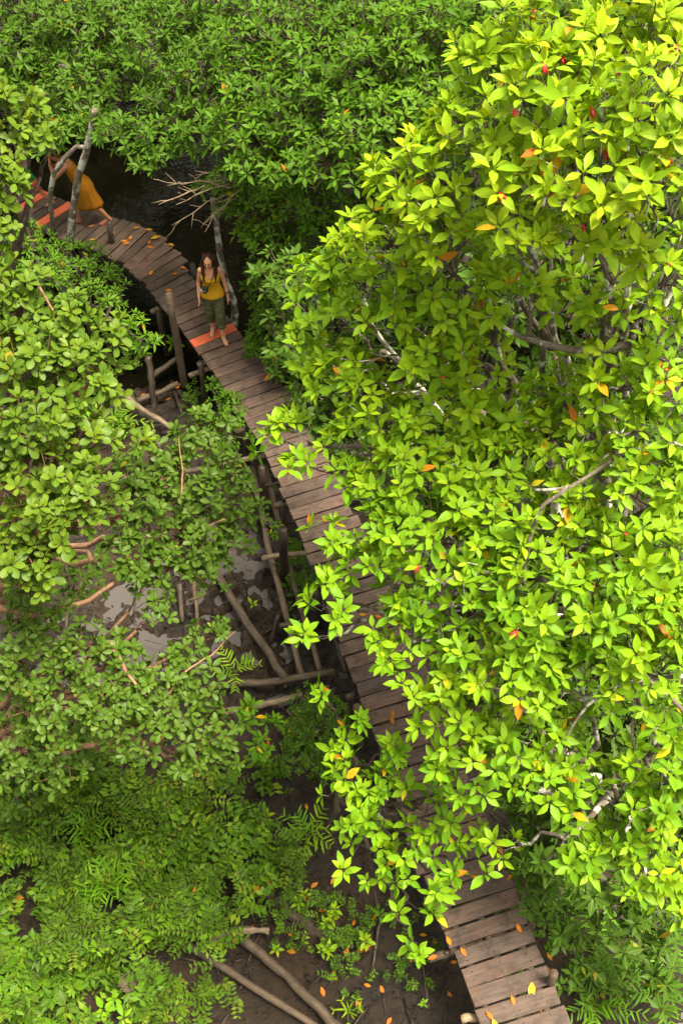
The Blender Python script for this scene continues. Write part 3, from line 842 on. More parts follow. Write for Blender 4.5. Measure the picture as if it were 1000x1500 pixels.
tree('mangrove_tree', 'lime green mangrove with a long curved bare limb in the right centre', 'tree', (2.6, 7.4, DZ),
     [(470, 430, 55, 5.3), (455, 500, 45, 5.4), (500, 380, 55, 5.2), (560, 420, 75, 5.0), (650, 400, 80, 4.8), (760, 400, 75, 4.7), (870, 420, 70, 4.6), (965, 400, 80, 4.4),
      (510, 560, 55, 5.3), (590, 500, 80, 5.1), (690, 500, 70, 5.1), (560, 600, 60, 5.2), (830, 570, 70, 5.0), (930, 540, 80, 4.7), (980, 600, 60, 4.6), (650, 590, 70, 5.2), (740, 590, 70, 5.2),
      (400, 635, 40, 5.5, .7), (440, 690, 40, 5.4, .6)],
     'leaf_lime', 0.110, 0.215, dens=1.75, tint=(0.28, 0.95), odd=0.012, buds=5, r0=0.085,
     limbs=[([(925, 505, 4.7), (860, 515, 4.75), (800, 505, 4.8), (752, 488, 4.9), (690, 460, 5.0)], 0.028, 0.008), ([(1010, 380, 4.5), (975, 440, 4.6), (940, 590, 4.7), (915, 600, 4.7)], 0.02, 0.01),
            ([(700, 470, 5.0), (640, 370, 5.0), (590, 330, 5.0), (545, 330, 5.1)], 0.014, 0.005)])
tree('mangrove_tree', 'lime green mangrove with twisted pale limbs right of the middle planks', 'tree', (2.2, 5.9, DZ),
     [(620, 690, 75, 5.2), (560, 700, 50, 5.3), (505, 640, 36, 5.3, .9), (500, 710, 32, 5.3, .85), (540, 820, 40, 5.2, .9), (555, 755, 42, 5.2), (575, 950, 32, 5.2, .8), (600, 890, 36, 5.2), (720, 680, 75, 5.2), (820, 660, 75, 5.0), (920, 680, 80, 4.8), (985, 720, 60, 4.7), (590, 780, 50, 5.2, .8), (650, 780, 75, 5.1), (490, 775, 40, 5.3, .7), (455, 850, 28, 5.2, .6),
      (745, 790, 80, 5.0), (850, 770, 80, 4.9), (950, 810, 80, 4.7), (480, 885, 34, 5.2, .65), (560, 920, 26, 5.2, .6), (585, 860, 32, 5.2, .6), (450, 935, 18, 5.2, .5), (700, 860, 60, 5.0), (800, 880, 80, 4.8), (900, 890, 80, 4.7), (980, 900, 60, 4.6)],
     'leaf_lime', 0.110, 0.22, dens=1.7, tint=(0.22, 0.95), odd=0.014, buds=3, r0=0.085,
     limbs=[([(830, 715, 4.7), (795, 740, 4.75), (775, 790, 4.8), (765, 850, 4.85), (775, 875, 4.9)], 0.015, 0.006), ([(1000, 650, 4.6), (940, 655, 4.65), (900, 670, 4.75), (830, 715, 4.7), (780, 718, 4.8)], 0.016, 0.008),
            ([(770, 825, 4.9), (720, 838, 4.95), (670, 848, 5.0), (622, 852, 5.05)], 0.017, 0.009)])
tree('mangrove_tree', 'lime green mangrove overhanging the lower boardwalk with scattered yellow leaves', 'tree', (2.9, 3.9, DZ),
     [(690, 960, 65, 5.1), (640, 930, 34, 5.2, .7), (600, 1000, 30, 5.2, .6), (770, 980, 75, 4.9), (860, 990, 70, 4.8), (940, 980, 70, 4.7), (660, 1050, 55, 5.1), (750, 1080, 60, 5.0), (830, 1080, 50, 5.0),
      (990, 1060, 50, 4.8), (640, 1110, 26, 5.1, .6), (690, 1130, 45, 5.1), (810, 1150, 55, 5.0), (900, 1180, 70, 5.0), (975, 1150, 60, 4.8), (860, 1250, 55, 5.1), (950, 1260, 55, 5.0), (740, 1240, 22, 5.2, .5), (985, 1330, 45, 5.0, .7)],
     'leaf_lime', 0.108, 0.22, dens=1.7, tint=(0.25, 0.95), odd=0.02, r0=0.075,
     limbs=[([(1010, 1050, 4.7), (940, 985, 4.75), (930, 930, 4.8), (985, 850, 4.8)], 0.015, 0.007), ([(930, 1000, 4.75), (945, 1050, 4.8), (972, 1100, 4.85), (965, 1160, 4.9), (955, 1200, 4.95)], 0.014, 0.006),
            ([(1000, 990, 4.7), (880, 1010, 4.8), (840, 1060, 4.85), (820, 1110, 4.9)], 0.013, 0.006), ([(925, 1010, 4.8), (925, 1080, 4.85), (935, 1140, 4.9)], 0.011, 0.006)])
tree('mangrove_tree', 'young mid green mangrove spreading over both sides of the lower planks', 'tree', (-0.15, 4.2, DZ),
     [(530, 1130, 45, 5.6), (500, 1170, 40, 5.6), (560, 1180, 50, 5.6), (620, 1180, 45, 5.5, .8), (540, 1240, 45, 5.7), (590, 1250, 40, 5.6), (520, 1060, 25, 5.6, .6), (640, 1230, 35, 5.5, .8), (660, 1170, 35, 5.5, .7), (490, 1080, 20, 5.7, .5),
      (480, 1010, 22, 5.6, .6), (570, 1090, 30, 5.5, .7), (690, 1290, 28, 5.4, .7), (610, 1340, 26, 5.5, .8), (612, 1385, 16, 5.5, .8), (560, 1280, 30, 5.7), (650, 1285, 30, 5.5, .7), (695, 1225, 22, 5.5, .6)],
     'leaf_lime', 0.108, 0.225, dens=0.95, tint=(0.2, 0.88), odd=0.02, r0=0.03, bark='bark_dark')
# understory below the right hand canopy
und = [('dark green undergrowth mangrove in the shade behind the upper bend of the boardwalk', (0.2, 11.0, DZ), [(450, 480, 80, 8.0), (540, 520, 90, 8.0), (470, 590, 60, 8.2), (600, 450, 90, 7.8), (520, 640, 60, 8.0), (430, 400, 60, 8.6)]),
       ('dark green undergrowth mangrove in the shade under the right centre canopy', (2.6, 8.6, DZ), [(700, 500, 110, 7.2), (840, 520, 110, 7.0), (950, 480, 100, 6.8), (760, 640, 110, 7.2), (900, 680, 110, 6.8), (620, 620, 80, 7.4)]),
       ('dark green undergrowth mangrove right of the middle planks in shade', (1.9, 6.6, DZ), [(620, 760, 70, 7.4), (700, 800, 100, 7.3), (820, 850, 110, 7.0), (940, 860, 100, 6.8), (660, 930, 45, 7.6), (780, 980, 100, 7.2), (690, 1030, 40, 7.6)]),
       ('dark green undergrowth mangrove above the ferns in shade', (2.2, 4.6, DZ), [(900, 1050, 110, 7.0), (800, 1120, 70, 7.2), (760, 1170, 40, 7.6), (860, 1220, 90, 7.2), (970, 1220, 90, 6.8), (960, 1100, 80, 6.9), (800, 1250, 40, 7.5), (790, 1300, 32, 7.9), (830, 1350, 36, 8.0), (850, 1430, 40, 8.2, .7), (960, 1420, 60, 7.8, .8), (930, 1340, 60, 7.6)]),
       ('dark mangrove foliage in the shade behind the upper right tree', (3.2, 9.8, DZ), [(760, 180, 110, 6.4), (860, 300, 110, 6.2), (960, 200, 120, 6.0), (680, 300, 100, 6.8), (850, 60, 110, 6.2), (960, 360, 100, 6.2), (740, 390, 100, 6.6)])]
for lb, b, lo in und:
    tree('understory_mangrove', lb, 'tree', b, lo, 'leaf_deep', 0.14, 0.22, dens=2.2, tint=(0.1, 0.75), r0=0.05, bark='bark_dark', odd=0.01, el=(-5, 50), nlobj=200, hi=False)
# top of the picture: across the creek
T = [('mid green mangrove in the upper left corner above the creek', (-6.2, 18.5, DZ), [(50, 40, 80, 14), (140, 50, 70, 14), (30, 110, 60, 14), (110, 130, 60, 13.5), (60, 190, 45, 13.5, .7), (190, 20, 60, 14.5), (180, 110, 45, 13.5), (120, 190, 28, 13, .8), (90, 190, 30, 13, .8)], 'leaf_mid', (0.0, 0.42), 0.145),
     ('deep green mangrove leaning over the creek above the dark water', (-1.2, 18.0, DZ), [(240, 60, 60, 13), (300, 30, 70, 13), (250, 130, 55, 12.5), (190, 195, 42, 12.2), (240, 210, 42, 12), (150, 185, 32, 12.6), (215, 225, 26, 12), (300, 120, 60, 12), (290, 190, 48, 11.8), (220, 230, 18, 12, .7)], 'leaf_mid', (0.0, 0.5), 0.145),
     ('glossy mid green mangrove at the top centre', (0.2, 14.6, DZ), [(380, 50, 75, 11.5), (460, 60, 75, 11), (370, 130, 65, 11), (440, 150, 70, 10.6), (360, 200, 55, 10.8), (430, 230, 55, 10.6), (540, 40, 80, 11)], 'leaf_mid', (0.05, 0.75), 0.14),
     ('sunlit green mangrove at the top between the centre and the bright right tree', (1.8, 13.0, DZ), [(560, 100, 80, 10.2), (620, 60, 75, 10), (640, 150, 60, 9.8), (560, 190, 70, 9.8), (500, 230, 60, 10), (640, 220, 50, 9.6), (690, 30, 60, 9.8), (520, 140, 60, 10.3), (730, 130, 70, 9.5)], 'leaf_mid', (0.1, 0.88), 0.135),
     ('low feathery mangrove with bare twigs beside the dark creek', (-0.2, 12.3, DZ), [(350, 250, 48, 11.2), (400, 280, 55, 11), (340, 300, 26, 11.3, .8), (460, 300, 55, 10.6), (410, 345, 48, 11), (370, 340, 30, 11.2), (440, 390, 42, 11), (300, 275, 18, 11.4, .5), (480, 350, 45, 10.5)], 'leaf_mid', (0.1, 0.85), 0.12),
     ('leafy mangrove bush to the right of the standing woman', (-0.5, 11.3, DZ), [(385, 420, 30, 11.8), (400, 470, 38, 11.6), (380, 505, 22, 11.6), (420, 530, 35, 11.3), (395, 390, 32, 11.6), (440, 580, 32, 11.0), (450, 500, 45, 11.2)], 'leaf_mid', (0.0, 0.6), 0.135)]
for lb, b, lo, mt, tt, LL in T:
    tree('mangrove_tree', lb, 'tree', b, lo, mt, LL, 0.19, dens=2.7, tint=tt, r0=0.08, bark='bark_dark', hi=False, odd=0.006, el=(-5, 58), squash=0.75, ds=(1.24 if 'bush' in lb else 1.18 if 'feathery' in lb else 1.1))
Bk = [('far dark mangrove behind the upper left corner', (-9, 23, DZ), [(20, 20, 110, 20), (130, 10, 110, 20), (60, 120, 80, 19), (-60, 80, 100, 19), (150, 130, 50, 19)]),
      ('far dark mangrove behind the top centre trees', (-1.5, 21, DZ), [(260, 20, 110, 18), (400, 10, 110, 17), (300, 130, 80, 16.5), (420, 140, 80, 15), (540, 40, 100, 15), (470, 240, 60, 14)]),
      ('far dark mangrove behind the top right trees', (4, 17, DZ), [(650, 20, 110, 14), (760, 20, 110, 13), (620, 150, 90, 13.5), (880, 20, 120, 12), (1000, 60, 120, 12), (560, 260, 80, 13)])]
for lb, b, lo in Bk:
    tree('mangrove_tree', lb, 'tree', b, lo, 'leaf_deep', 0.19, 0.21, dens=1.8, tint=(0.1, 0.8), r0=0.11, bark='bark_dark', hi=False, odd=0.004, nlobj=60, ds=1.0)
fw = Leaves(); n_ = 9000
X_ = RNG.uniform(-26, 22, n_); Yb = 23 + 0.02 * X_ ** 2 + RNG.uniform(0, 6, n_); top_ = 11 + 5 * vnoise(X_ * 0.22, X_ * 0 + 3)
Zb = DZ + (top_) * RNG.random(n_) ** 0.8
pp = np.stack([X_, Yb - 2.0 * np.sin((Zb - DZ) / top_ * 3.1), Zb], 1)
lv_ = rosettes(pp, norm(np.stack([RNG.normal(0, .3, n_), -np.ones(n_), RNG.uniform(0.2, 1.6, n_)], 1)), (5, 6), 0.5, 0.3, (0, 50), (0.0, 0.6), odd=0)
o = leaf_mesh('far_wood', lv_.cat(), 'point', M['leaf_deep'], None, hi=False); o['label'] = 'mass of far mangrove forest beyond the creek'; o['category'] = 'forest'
# left side
tree('round_leaved_mangrove', 'pale green round leaved branch reaching in at the upper left edge', 'tree', (-3.9, 6.6, DZ),
     [(10, 140, 38, 6.2), (45, 185, 30, 6.1, .9), (10, 205, 40, 6.1), (-30, 170, 50, 6.2), (8, 270, 32, 6.1), (-20, 330, 40, 6.1), (5, 390, 26, 6.1), (-40, 250, 50, 6.1), (70, 195, 12, 6.1, .7)],
     'leaf_grey', 0.105, 0.27, 'round', 'bark_dark', (5, 8), 2.0, (0.3, 0.95), r0=0.05, el=(10, 60), odd=0.003)
tree('round_leaved_mangrove', 'large pale green round leaved mangrove on the left side', 'tree', (-4.0, 5.2, DZ),
     [(40, 440, 52, 5.6), (110, 470, 45, 5.6), (160, 490, 25, 5.6, .8), (30, 530, 65, 5.4), (110, 550, 55, 5.5), (160, 560, 28, 5.7, .7), (40, 620, 65, 5.3), (110, 640, 50, 5.5), (60, 710, 65, 5.3), (125, 720, 50, 5.3), (30, 790, 60, 5.4), (110, 770, 45, 5.3),
      (60, 830, 50, 5.4), (-20, 480, 70, 5.5), (-30, 640, 70, 5.4), (185, 640, 25, 5.9, .7)],
     'leaf_grey', 0.090, 0.27, 'round', 'bark_red', (6, 9), 1.9, (0.2, 0.95), r0=0.07, el=(8, 60), odd=0.002,
     limbs=[([(55, 415, 5.5), (90, 480, 5.55), (125, 520, 5.6), (150, 550, 5.65)], 0.009, 0.004), ([(-10, 650, 5.5), (20, 720, 5.5), (60, 755, 5.5), (80, 800, 5.6)], 0.022, 0.01)])
tree('round_leaved_mangrove', 'darker small leaved mangrove with reddish limbs left of the puddles', 'tree', (-4.0, 7.0, DZ),
     [(230, 680, 42, 6.6), (290, 640, 38, 6.7), (330, 620, 22, 6.8, .8), (270, 720, 50, 6.5), (340, 690, 32, 6.7, .9), (350, 740, 34, 6.7, .9), (215, 750, 50, 6.4), (290, 780, 50, 6.5), (340, 790, 30, 6.6, .8), (190, 820, 50, 6.4),
      (260, 830, 48, 6.5), (170, 700, 35, 6.4), (310, 820, 25, 6.6, .7), (375, 745, 14, 6.8, .6)],
     'leaf_grey', 0.080, 0.265, 'round', 'bark_red', (5, 8), 2.0, (0.0, 0.5), r0=0.06, el=(5, 55), odd=0.004,
     limbs=[([(180, 850, 6.4), (225, 820, 6.45), (270, 790, 6.5), (330, 760, 6.5)], 0.014, 0.006), ([(265, 740, 6.4), (268, 690, 6.45), (262, 640, 6.6)], 0.008, 0.004)])
tree('round_leaved_mangrove', 'dark green small leaved mangrove below the puddles with a twisted brown limb', 'tree', (-4.2, 4.6, DZ),
     [(50, 880, 45, 6.1), (30, 950, 65, 6.0), (110, 960, 50, 6.0), (170, 960, 40, 6.1), (80, 1030, 65, 6.0), (160, 1030, 50, 6.0), (220, 1000, 42, 6.1), (290, 930, 26, 6.3, .8), (320, 920, 18, 6.3, .7), (260, 960, 28, 6.2, .8),
      (290, 1000, 38, 6.2), (250, 1060, 42, 6.1), (310, 1070, 38, 6.2), (200, 1080, 40, 6.1), (270, 1110, 30, 6.2, .9), (20, 1090, 55, 6.2), (80, 1110, 45, 6.3), (225, 895, 24, 6.3, .8), (210, 860, 20, 6.4, .7), (330, 1110, 20, 6.2, .7)],
     'leaf_grey', 0.074, 0.265, 'round', 'bark_red', (5, 8), 1.7, (0.0, 0.45), r0=0.06, el=(5, 55), odd=0.006,
     limbs=[([(-10, 890, 6.0), (60, 905, 6.1), (130, 880, 6.25), (170, 852, 6.3)], 0.03, 0.014), ([(160, 940, 6.0), (185, 985, 6.0), (215, 1020, 6.0)], 0.018, 0.010), ([(235, 1030, 6.1), (270, 985, 6.15), (310, 960, 6.2), (345, 925, 6.3)], 0.010, 0.004)])
tree('leafy_shrub', 'deep green shrubs in shade at the left edge above the small leaf carpet', 'shrub', (-2.8, 5.4, DZ),
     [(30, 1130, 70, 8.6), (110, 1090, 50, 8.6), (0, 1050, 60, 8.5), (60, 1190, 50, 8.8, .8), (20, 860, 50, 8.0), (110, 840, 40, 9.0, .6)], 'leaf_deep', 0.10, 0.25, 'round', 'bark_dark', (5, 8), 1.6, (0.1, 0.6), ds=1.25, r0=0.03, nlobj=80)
# bushes low beside the walk, upper left
tree('leafy_shrub', 'bright narrow leaved shrub beside the boardwalk below the walkers in yellow dress', 'shrub', tuple(at_z(130, 480, DZ)),
     [(110, 390, 38, 14.2), (150, 400, 26, 14.3), (80, 370, 26, 14.2, .8), (170, 430, 22, 13.6, .8), (60, 350, 22, 14.3), (130, 440, 34, 13.2), (60, 400, 38, 13.2), (190, 480, 26, 12.4), (215, 500, 20, 12.2, .8), (140, 370, 14, 14.2, .6), (30, 350, 26, 13.6)],
     'leaf_mid', 0.12, 0.14, 'point', 'bark_dark', (6, 9), 1.9, (0.2, 0.85), r0=0.03, el=(10, 65), hi=False, ds=1.08)
tree('leafy_shrub', 'small dense shrub growing at the left edge of the planks below the woman', 'shrub', tuple(at_z(330, 650, DZ)),
     [(330, 580, 20, 12.4, .8), (345, 610, 20, 12.0, .8), (320, 620, 22, 11.8), (300, 600, 16, 12.2, .6), (335, 650, 18, 11.6, .7), (310, 560, 10, 12.6, .5), (405, 780, 14, 11.4, .6), (375, 640, 10, 12, .5)],
     'leaf_mid', 0.08, 0.25, 'point', 'bark_dark', (5, 8), 1.7, (0.1, 0.7), r0=0.015, hi=False, ds=1.13)
tree('leafy_shrub', 'fine leaved shrub hugging the boardwalk left of the overhanging branch', 'shrub', tuple(at_z(470, 1110, DZ)),
     [(450, 1030, 26, 9.4, .9), (480, 1040, 26, 9.2, .9), (440, 1075, 28, 9.2), (490, 1090, 28, 9.1), (460, 1120, 26, 9.1, .8), (510, 1130, 26, 9.0), (515, 1070, 16, 9.2, .7), (430, 1110, 18, 9.2, .6)],
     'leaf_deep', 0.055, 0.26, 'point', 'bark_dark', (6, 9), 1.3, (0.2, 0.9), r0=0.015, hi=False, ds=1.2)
tree('leafy_shrub', 'whorled shrub with narrow shiny leaves beside the pale log', 'shrub', tuple(at_z(370, 1090, DZ)),
     [(370, 1050, 16, 9.0, .9), (385, 1085, 16, 8.9, .9), (360, 1030, 12, 9.1, .8), (395, 1060, 12, 9, .7)],
     'leaf_lime', 0.14, 0.18, 'point', 'bark_dark', (6, 9), 1.6, (0.1, 0.6), r0=0.012)

# bare trunks beside the far bend
def trunk_thing(label, pts, ra, rb, bark='bark_lichen', extra=()):
    P = [at_y(p[0], p[1], p[2] * 0.83) for p in pts]
    q = []
    for a, b in zip(P[:-1], P[1:]): q += curve(a, b, 5, 0.03, 0.03)[:-1]
    q.append(P[-1]); n = len(q)
    root = empty('slender_tree', q[0]); tag(root, label, 'tree')
    mb = MB(); mb.tube(q, [ra + (rb - ra) * i / (n - 1) for i in range(n)], 9, rough=0.1); mb.build('trunk', M[bark], root)
    for pp, r1, r2 in extra:
        Q = [at_y(p[0], p[1], p[2] * 0.83) for p in pp]; q2 = []
        for a, b in zip(Q[:-1], Q[1:]): q2 += curve(a, b, 4, 0.04, 0.04)[:-1]
        q2.append(Q[-1]); m = len(q2)
        mb = MB(); mb.tube(q2, [r1 + (r2 - r1) * i / (m - 1) for i in range(m)], 7, rough=0.1); mb.build('branch', M[bark], root)
    return root
trunk_thing('slender trunk blotched white with lichen standing before the person in the yellow dress',
            [(92, 450, 15.4), (96, 400, 15.4), (102, 360, 15.3), (108, 310, 15.25), (114, 265, 15.2), (126, 225, 15.15), (134, 190, 15.1), (140, 160, 15.1)], 0.066, 0.045,
            extra=[([(127, 215, 15.15), (112, 215, 15.2), (95, 232, 15.2), (80, 252, 15.3), (73, 290, 15.4), (80, 345, 15.5)], 0.03, 0.04)])
trunk_thing('dark forked trunk at the left edge before the person in green', [(52, 372, 15.2), (46, 320, 15.2), (38, 262, 15.2), (36, 220, 15.2)], 0.05, 0.04,
            'bark_dark', extra=[([(52, 372, 15.1), (36, 330, 15.1), (22, 290, 15.0)], 0.04, 0.03)])
trunk_thing('slim grey trunk rising from the creek behind the standing woman', [(344, 478, 14.3), (342, 440, 14.3), (330, 410, 14.3), (322, 370, 14.3), (316, 320, 14.3), (312, 290, 14.3)], 0.055, 0.04, 'bark_lichen')
tw = MB()
root = empty('bare_branch', at_d(340, 262, 12.8)); tag(root, 'spray of bare grey twigs reaching out over the dark creek water', 'branch')
for (a, b) in (((340, 262), (245, 272)), ((335, 270), (258, 300)), ((345, 275), (225, 262)), ((330, 285), (252, 330)), ((350, 290), (300, 340)), ((360, 270), (285, 250)), ((300, 272), (232, 300)), ((370, 260), (300, 325))):
    A = at_d(*a, 12.8); B = at_d(*b, 12.5)
    mb = MB(); q = curve(A, B, 6, 0.1, 0.06); mb.tube(q, [0.011 - 0.0013 * i for i in range(7)], 5); 
    for i in range(2, 6):
        e = q[i] + Vector((random.uniform(-.25, -0.02), random.uniform(-.15, .15), random.uniform(-.22, .18)))
        mb.tube(curve(q[i], e, 3, 0.1, 0.1), [0.005, 0.004, 0.003, 0.002], 4)
    mb.build('twig', M['log_pale'], root)
o = MB()

# ================================================================== UNDERGROWTH CARPET
def ground_cover(name, label, regions, n, frond_len, leaflet, pairs, mat, tint, height=(0.05, 0.35)):
    """many small pinnate sprays rooted in the ground"""
    out = Leaves(); st = MB()
    pts = []
    for (px, py, rx, ry, w) in regions:
        m = int(n * w)
        a = RNG.uniform(0, 6.28, m); r = np.sqrt(RNG.random(m))
        X = px + rx * r * np.cos(a); Y = py + ry * r * np.sin(a)
        for x, y in zip(X, Y):
            p = at_z(x, y, DZ + height[1] * 0.5); cl = float(fbm(p.x * 2.1 + 31, p.y * 2.1, 3, 77))
            h = height[0] + (height[1] - height[0]) * min(1, max(0, (cl - 0.3) * 2.6)) * RNG.uniform(0.55, 1.0); p = at_z(x, y, DZ + h)
            if fbm(p.x * 3.4 + 5, p.y * 3.4, 3, 40) < 0.49 : continue
            pts.append((p, h))
    B = np.array([tuple(p) for p, h in pts]); k = len(B)
    az = RNG.uniform(0, 6.28, k); L = RNG.uniform(*frond_len, k); e0 = np.radians(RNG.uniform(25, 75, k))
    tn = tint[0] + (tint[1] - tint[0]) * RNG.random(k)
    hd = np.stack([np.cos(az), np.sin(az), np.zeros(k)], 1)
    for j in range(pairs):
        f = (j + 1) / (pairs + 0.3)
        e = e0 * (1 - 0.75 * f)
        # arch
        x = L * f * np.cos(e0 * (1 - 0.4 * f)); z = L * f * np.sin(e0 * (1 - 0.5 * f))
        P = B + hd * x[:, None] + np.array([0, 0, 1]) * z[:, None]
        dirs = hd * np.cos(e)[:, None] + np.array([0, 0, 1]) * np.sin(e)[:, None]
        side = np.cross(dirs, [0, 0, 1.0]); side = norm(side); nn = norm(np.cross(side, dirs))
        for sg in (-1, 1):
            D = norm(side * sg + dirs * 0.45 + RNG.normal(0, 0.22, (k, 3)))
            N = norm(nn + RNG.normal(0, 0.25, (k, 3))); N = norm(N - D * (N * D).sum(1)[:, None])
            ln = leaflet * (1.0 - 0.45 * abs(f - 0.4)) * RNG.uniform(0.75, 1.2, k)
            T = np.clip(tn + RNG.uniform(-0.06, 0.12, k), 0, 0.94)
            T = np.where(RNG.random(k) < 0.004, 0.99, T)
            out.add(P, D, N, ln, ln * 0.27, T, RNG.uniform(0, 0.25, k))
    o = leaf_mesh(name, out.cat(), 'point', M[mat], None, hi=False)
    o['label'] = label; o['category'] = 'ground cover'
    for i in range(k):
        p = Vector(B[i]); h = Vector(hd[i]); l = L[i]; e = e0[i]
        q = [p - Vector((0, 0, pts[i][1])), p, p + h * l * .5 * math.cos(e * .8) + Vector((0, 0, l * .5 * math.sin(e * .75))), p + h * l * math.cos(e * .6) + Vector((0, 0, l * math.sin(e * .5)))]
        st.tube(q, [0.003, 0.0025, 0.002, 0.001], 3, cap=False)
    so = st.build('ground_cover_stems', M['bark_dark'], kind='stuff'); so['label'] = 'thin stems of ' + label; so['category'] = 'stems'
    return o
ground_cover('ground_cover', 'carpet of small feathery green plants over the lower left mud',
             [(130, 1330, 190, 200, 0.36), (80, 1240, 140, 100, 0.12), (280, 1230, 170, 110, 0.15), (160, 1150, 150, 70, 0.08), (90, 1440, 150, 120, 0.14), (330, 1150, 90, 60, 0.04),
              (250, 1380, 110, 60, 0.06), (390, 1240, 70, 70, 0.03), (300, 1470, 60, 40, 0.02)], 2700, (0.12, 0.27), 0.076, 5, 'leaf_fern', (0.0, 0.95), (0.02, 0.75))
ground_cover('ground_cover', 'sparse seedlings and creepers along the shaded edges of the boardwalk',
             [(480, 1080, 60, 60, 0.2), (440, 830, 30, 110, 0.12), (330, 600, 60, 60, 0.14), (380, 700, 30, 60, 0.04), (130, 520, 80, 60, 0.15), (560, 1400, 90, 80, 0.05), (470, 1330, 90, 60, 0.06), (780, 1300, 50, 100, 0.12), (860, 1440, 120, 80, 0.14)],
             1900, (0.08, 0.2), 0.05, 5, 'leaf_mid', (0.0, 0.8), (0.02, 0.25))
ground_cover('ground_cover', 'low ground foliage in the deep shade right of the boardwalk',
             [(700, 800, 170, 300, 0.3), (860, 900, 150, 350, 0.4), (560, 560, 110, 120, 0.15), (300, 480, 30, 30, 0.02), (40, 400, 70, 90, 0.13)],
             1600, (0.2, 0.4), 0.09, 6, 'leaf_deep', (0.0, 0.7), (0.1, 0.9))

ground_cover('ground_cover', 'patches of broader leaved dark creeper mixed into the small leaf carpet',
             [(120, 1200, 150, 110, 0.3), (100, 1400, 130, 110, 0.3), (280, 1290, 120, 90, 0.2), (380, 1180, 60, 60, 0.1), (30, 1300, 60, 150, 0.1)],
             1100, (0.12, 0.26), 0.12, 3, 'leaf_mid', (0.0, 0.85), (0.15, 0.7))

# seedlings with bright whorls
def seedling(px, py, L, label, mat='leaf_lime', n=(6, 10), tint=(0.3, 0.9), h=0.3, ratio=0.2, ntip=1):
    b = at_z(px, py + 10, DZ); b.z = float(ground_z(b.x, b.y))
    root = empty('mangrove_seedling', b); tag(root, label, 'seedling')
    mb = MB(); tips = []; ax = []
    top = at_y(px, py, b.y)
    for i in range(ntip):
        t = top + Vector((random.uniform(-1, 1), random.uniform(-1, 1), random.uniform(-.5, .8))) * L * (0.0 if ntip == 1 else 0.9)
        mb.tube(curve(b, t, 3, 0.05, 0.05), [0.007, 0.006, 0.005, 0.004], 5)
        tips.append(tuple(t)); ax.append(tuple((t - b).normalized() + Vector((random.uniform(-.3, .3), random.uniform(-.5, 0), 0.4))))
    mb.build('stem', M['bark_dark'], root)
    lv = rosettes(np.array(tips), np.array(ax), n, L, ratio, (5, 60), tint, odd=0.02)
    place_leaves(lv.cat(), 'point', M[mat], root, ratio, 120)
for a in [(214, 1192, .17, 'bright seedling whorl in the small leaf carpet, left of two others'), (296, 1190, .17, 'bright yellow green seedling whorl in the carpet near orange leaves'), (281, 1252, .18, 'star shaped yellow green seedling in the carpet below its twin'),
          (388, 1196, .15, 'green seedling whorl right of the carpet beside the dark stump'), (350, 1120, .15, 'yellow green seedling whorl just below the round leaved mangrove'), (262, 1310, .15, 'dull green broad leaved seedling in the carpet centre', 'leaf_grey', (6, 9), (0.3, 0.8), .3, .27, 3),
          (190, 1360, .12, 'small pale seedling left of the long dark log', 'leaf_lime'), (220, 1440, .14, 'green seedling beside the coconut husk', 'leaf_mid'), (120, 1430, .15, 'leafy seedling cluster near the lower left corner', 'leaf_mid', (6, 9), (0.3, 0.9), .3, .2, 4),
          (375, 1330, .10, 'tiny seedling beside the broad rotten log, upper one'), (405, 1390, .09, 'tiny seedling below the broad rotten log'), (443, 1316, .09, 'tiny upright seedling above the rotten log', 'leaf_lime', (5, 8), (0.4, 0.9), .2, .2, 2),
          (488, 1345, .10, 'three leaved young seedling group on the open mud', 'leaf_lime', (6, 8), (0.4, 0.9), .2, .2, 4), (533, 1388, .10, 'lone seedling on the open mud with an orange leaf', 'leaf_lime', (6, 8), (0.5, 0.9), .2, .2, 2),
          (470, 1390, .10, 'seedling pair on the open mud right of the weathered log', 'leaf_lime', (6, 8), (0.3, 0.85), .2, .2, 3), (560, 1330, .10, 'dark green seedling beside the curved root', 'leaf_mid', (6, 8), (0.3, 0.8), .2, .2, 3),
          (445, 1110, .12, 'green whorled seedling among the fine leaved shrub', 'leaf_mid'), (620, 1470, .07, 'tiny seedling on the mud near the lowest planks', 'leaf_lime'), (370, 885, .10, 'pale seedling growing in the puddle by the poles', 'leaf_lime'),
          (330, 850 + 10, .09, 'small seedling on the mud beside the diagonal log', 'leaf_mid'), (60, 1335, .13, 'green seedling in the carpet left of the fern', 'leaf_mid'), (300, 1340, .11, 'seedling just above the long dark log', 'leaf_mid'),
          (150, 1480, .13, 'bright seedling at the lower edge of the carpet', 'leaf_lime', (5, 8), (0.2, 0.8), .3, .22, 3), (30, 1440, .12, 'seedling cluster in the lower left corner', 'leaf_mid', (5, 8), (0.3, 0.9), .3, .22, 4),
          (770, 1245, .16, 'yellowish seedling whorl right of the planks', 'leaf_lime', (4, 6), (0.7, 0.95)), (795, 1275, .15, 'yellow leaved sapling beside the planks above the ferns', 'leaf_lime', (4, 6), (0.8, 0.95)), (580, 1240, .10, 'seedling under the overhanging branch', 'leaf_mid'),
          (245, 500, .16, 'bright seedling whorl beside the upright post', 'leaf_lime', (6, 9), (0.3, 0.8), .3, .16, 3), (205, 510, .16, 'leafy sapling left of the upright post', 'leaf_mid', (6, 9), (0.3, 0.8), .3, .16, 4)]:
    seedling(*a)

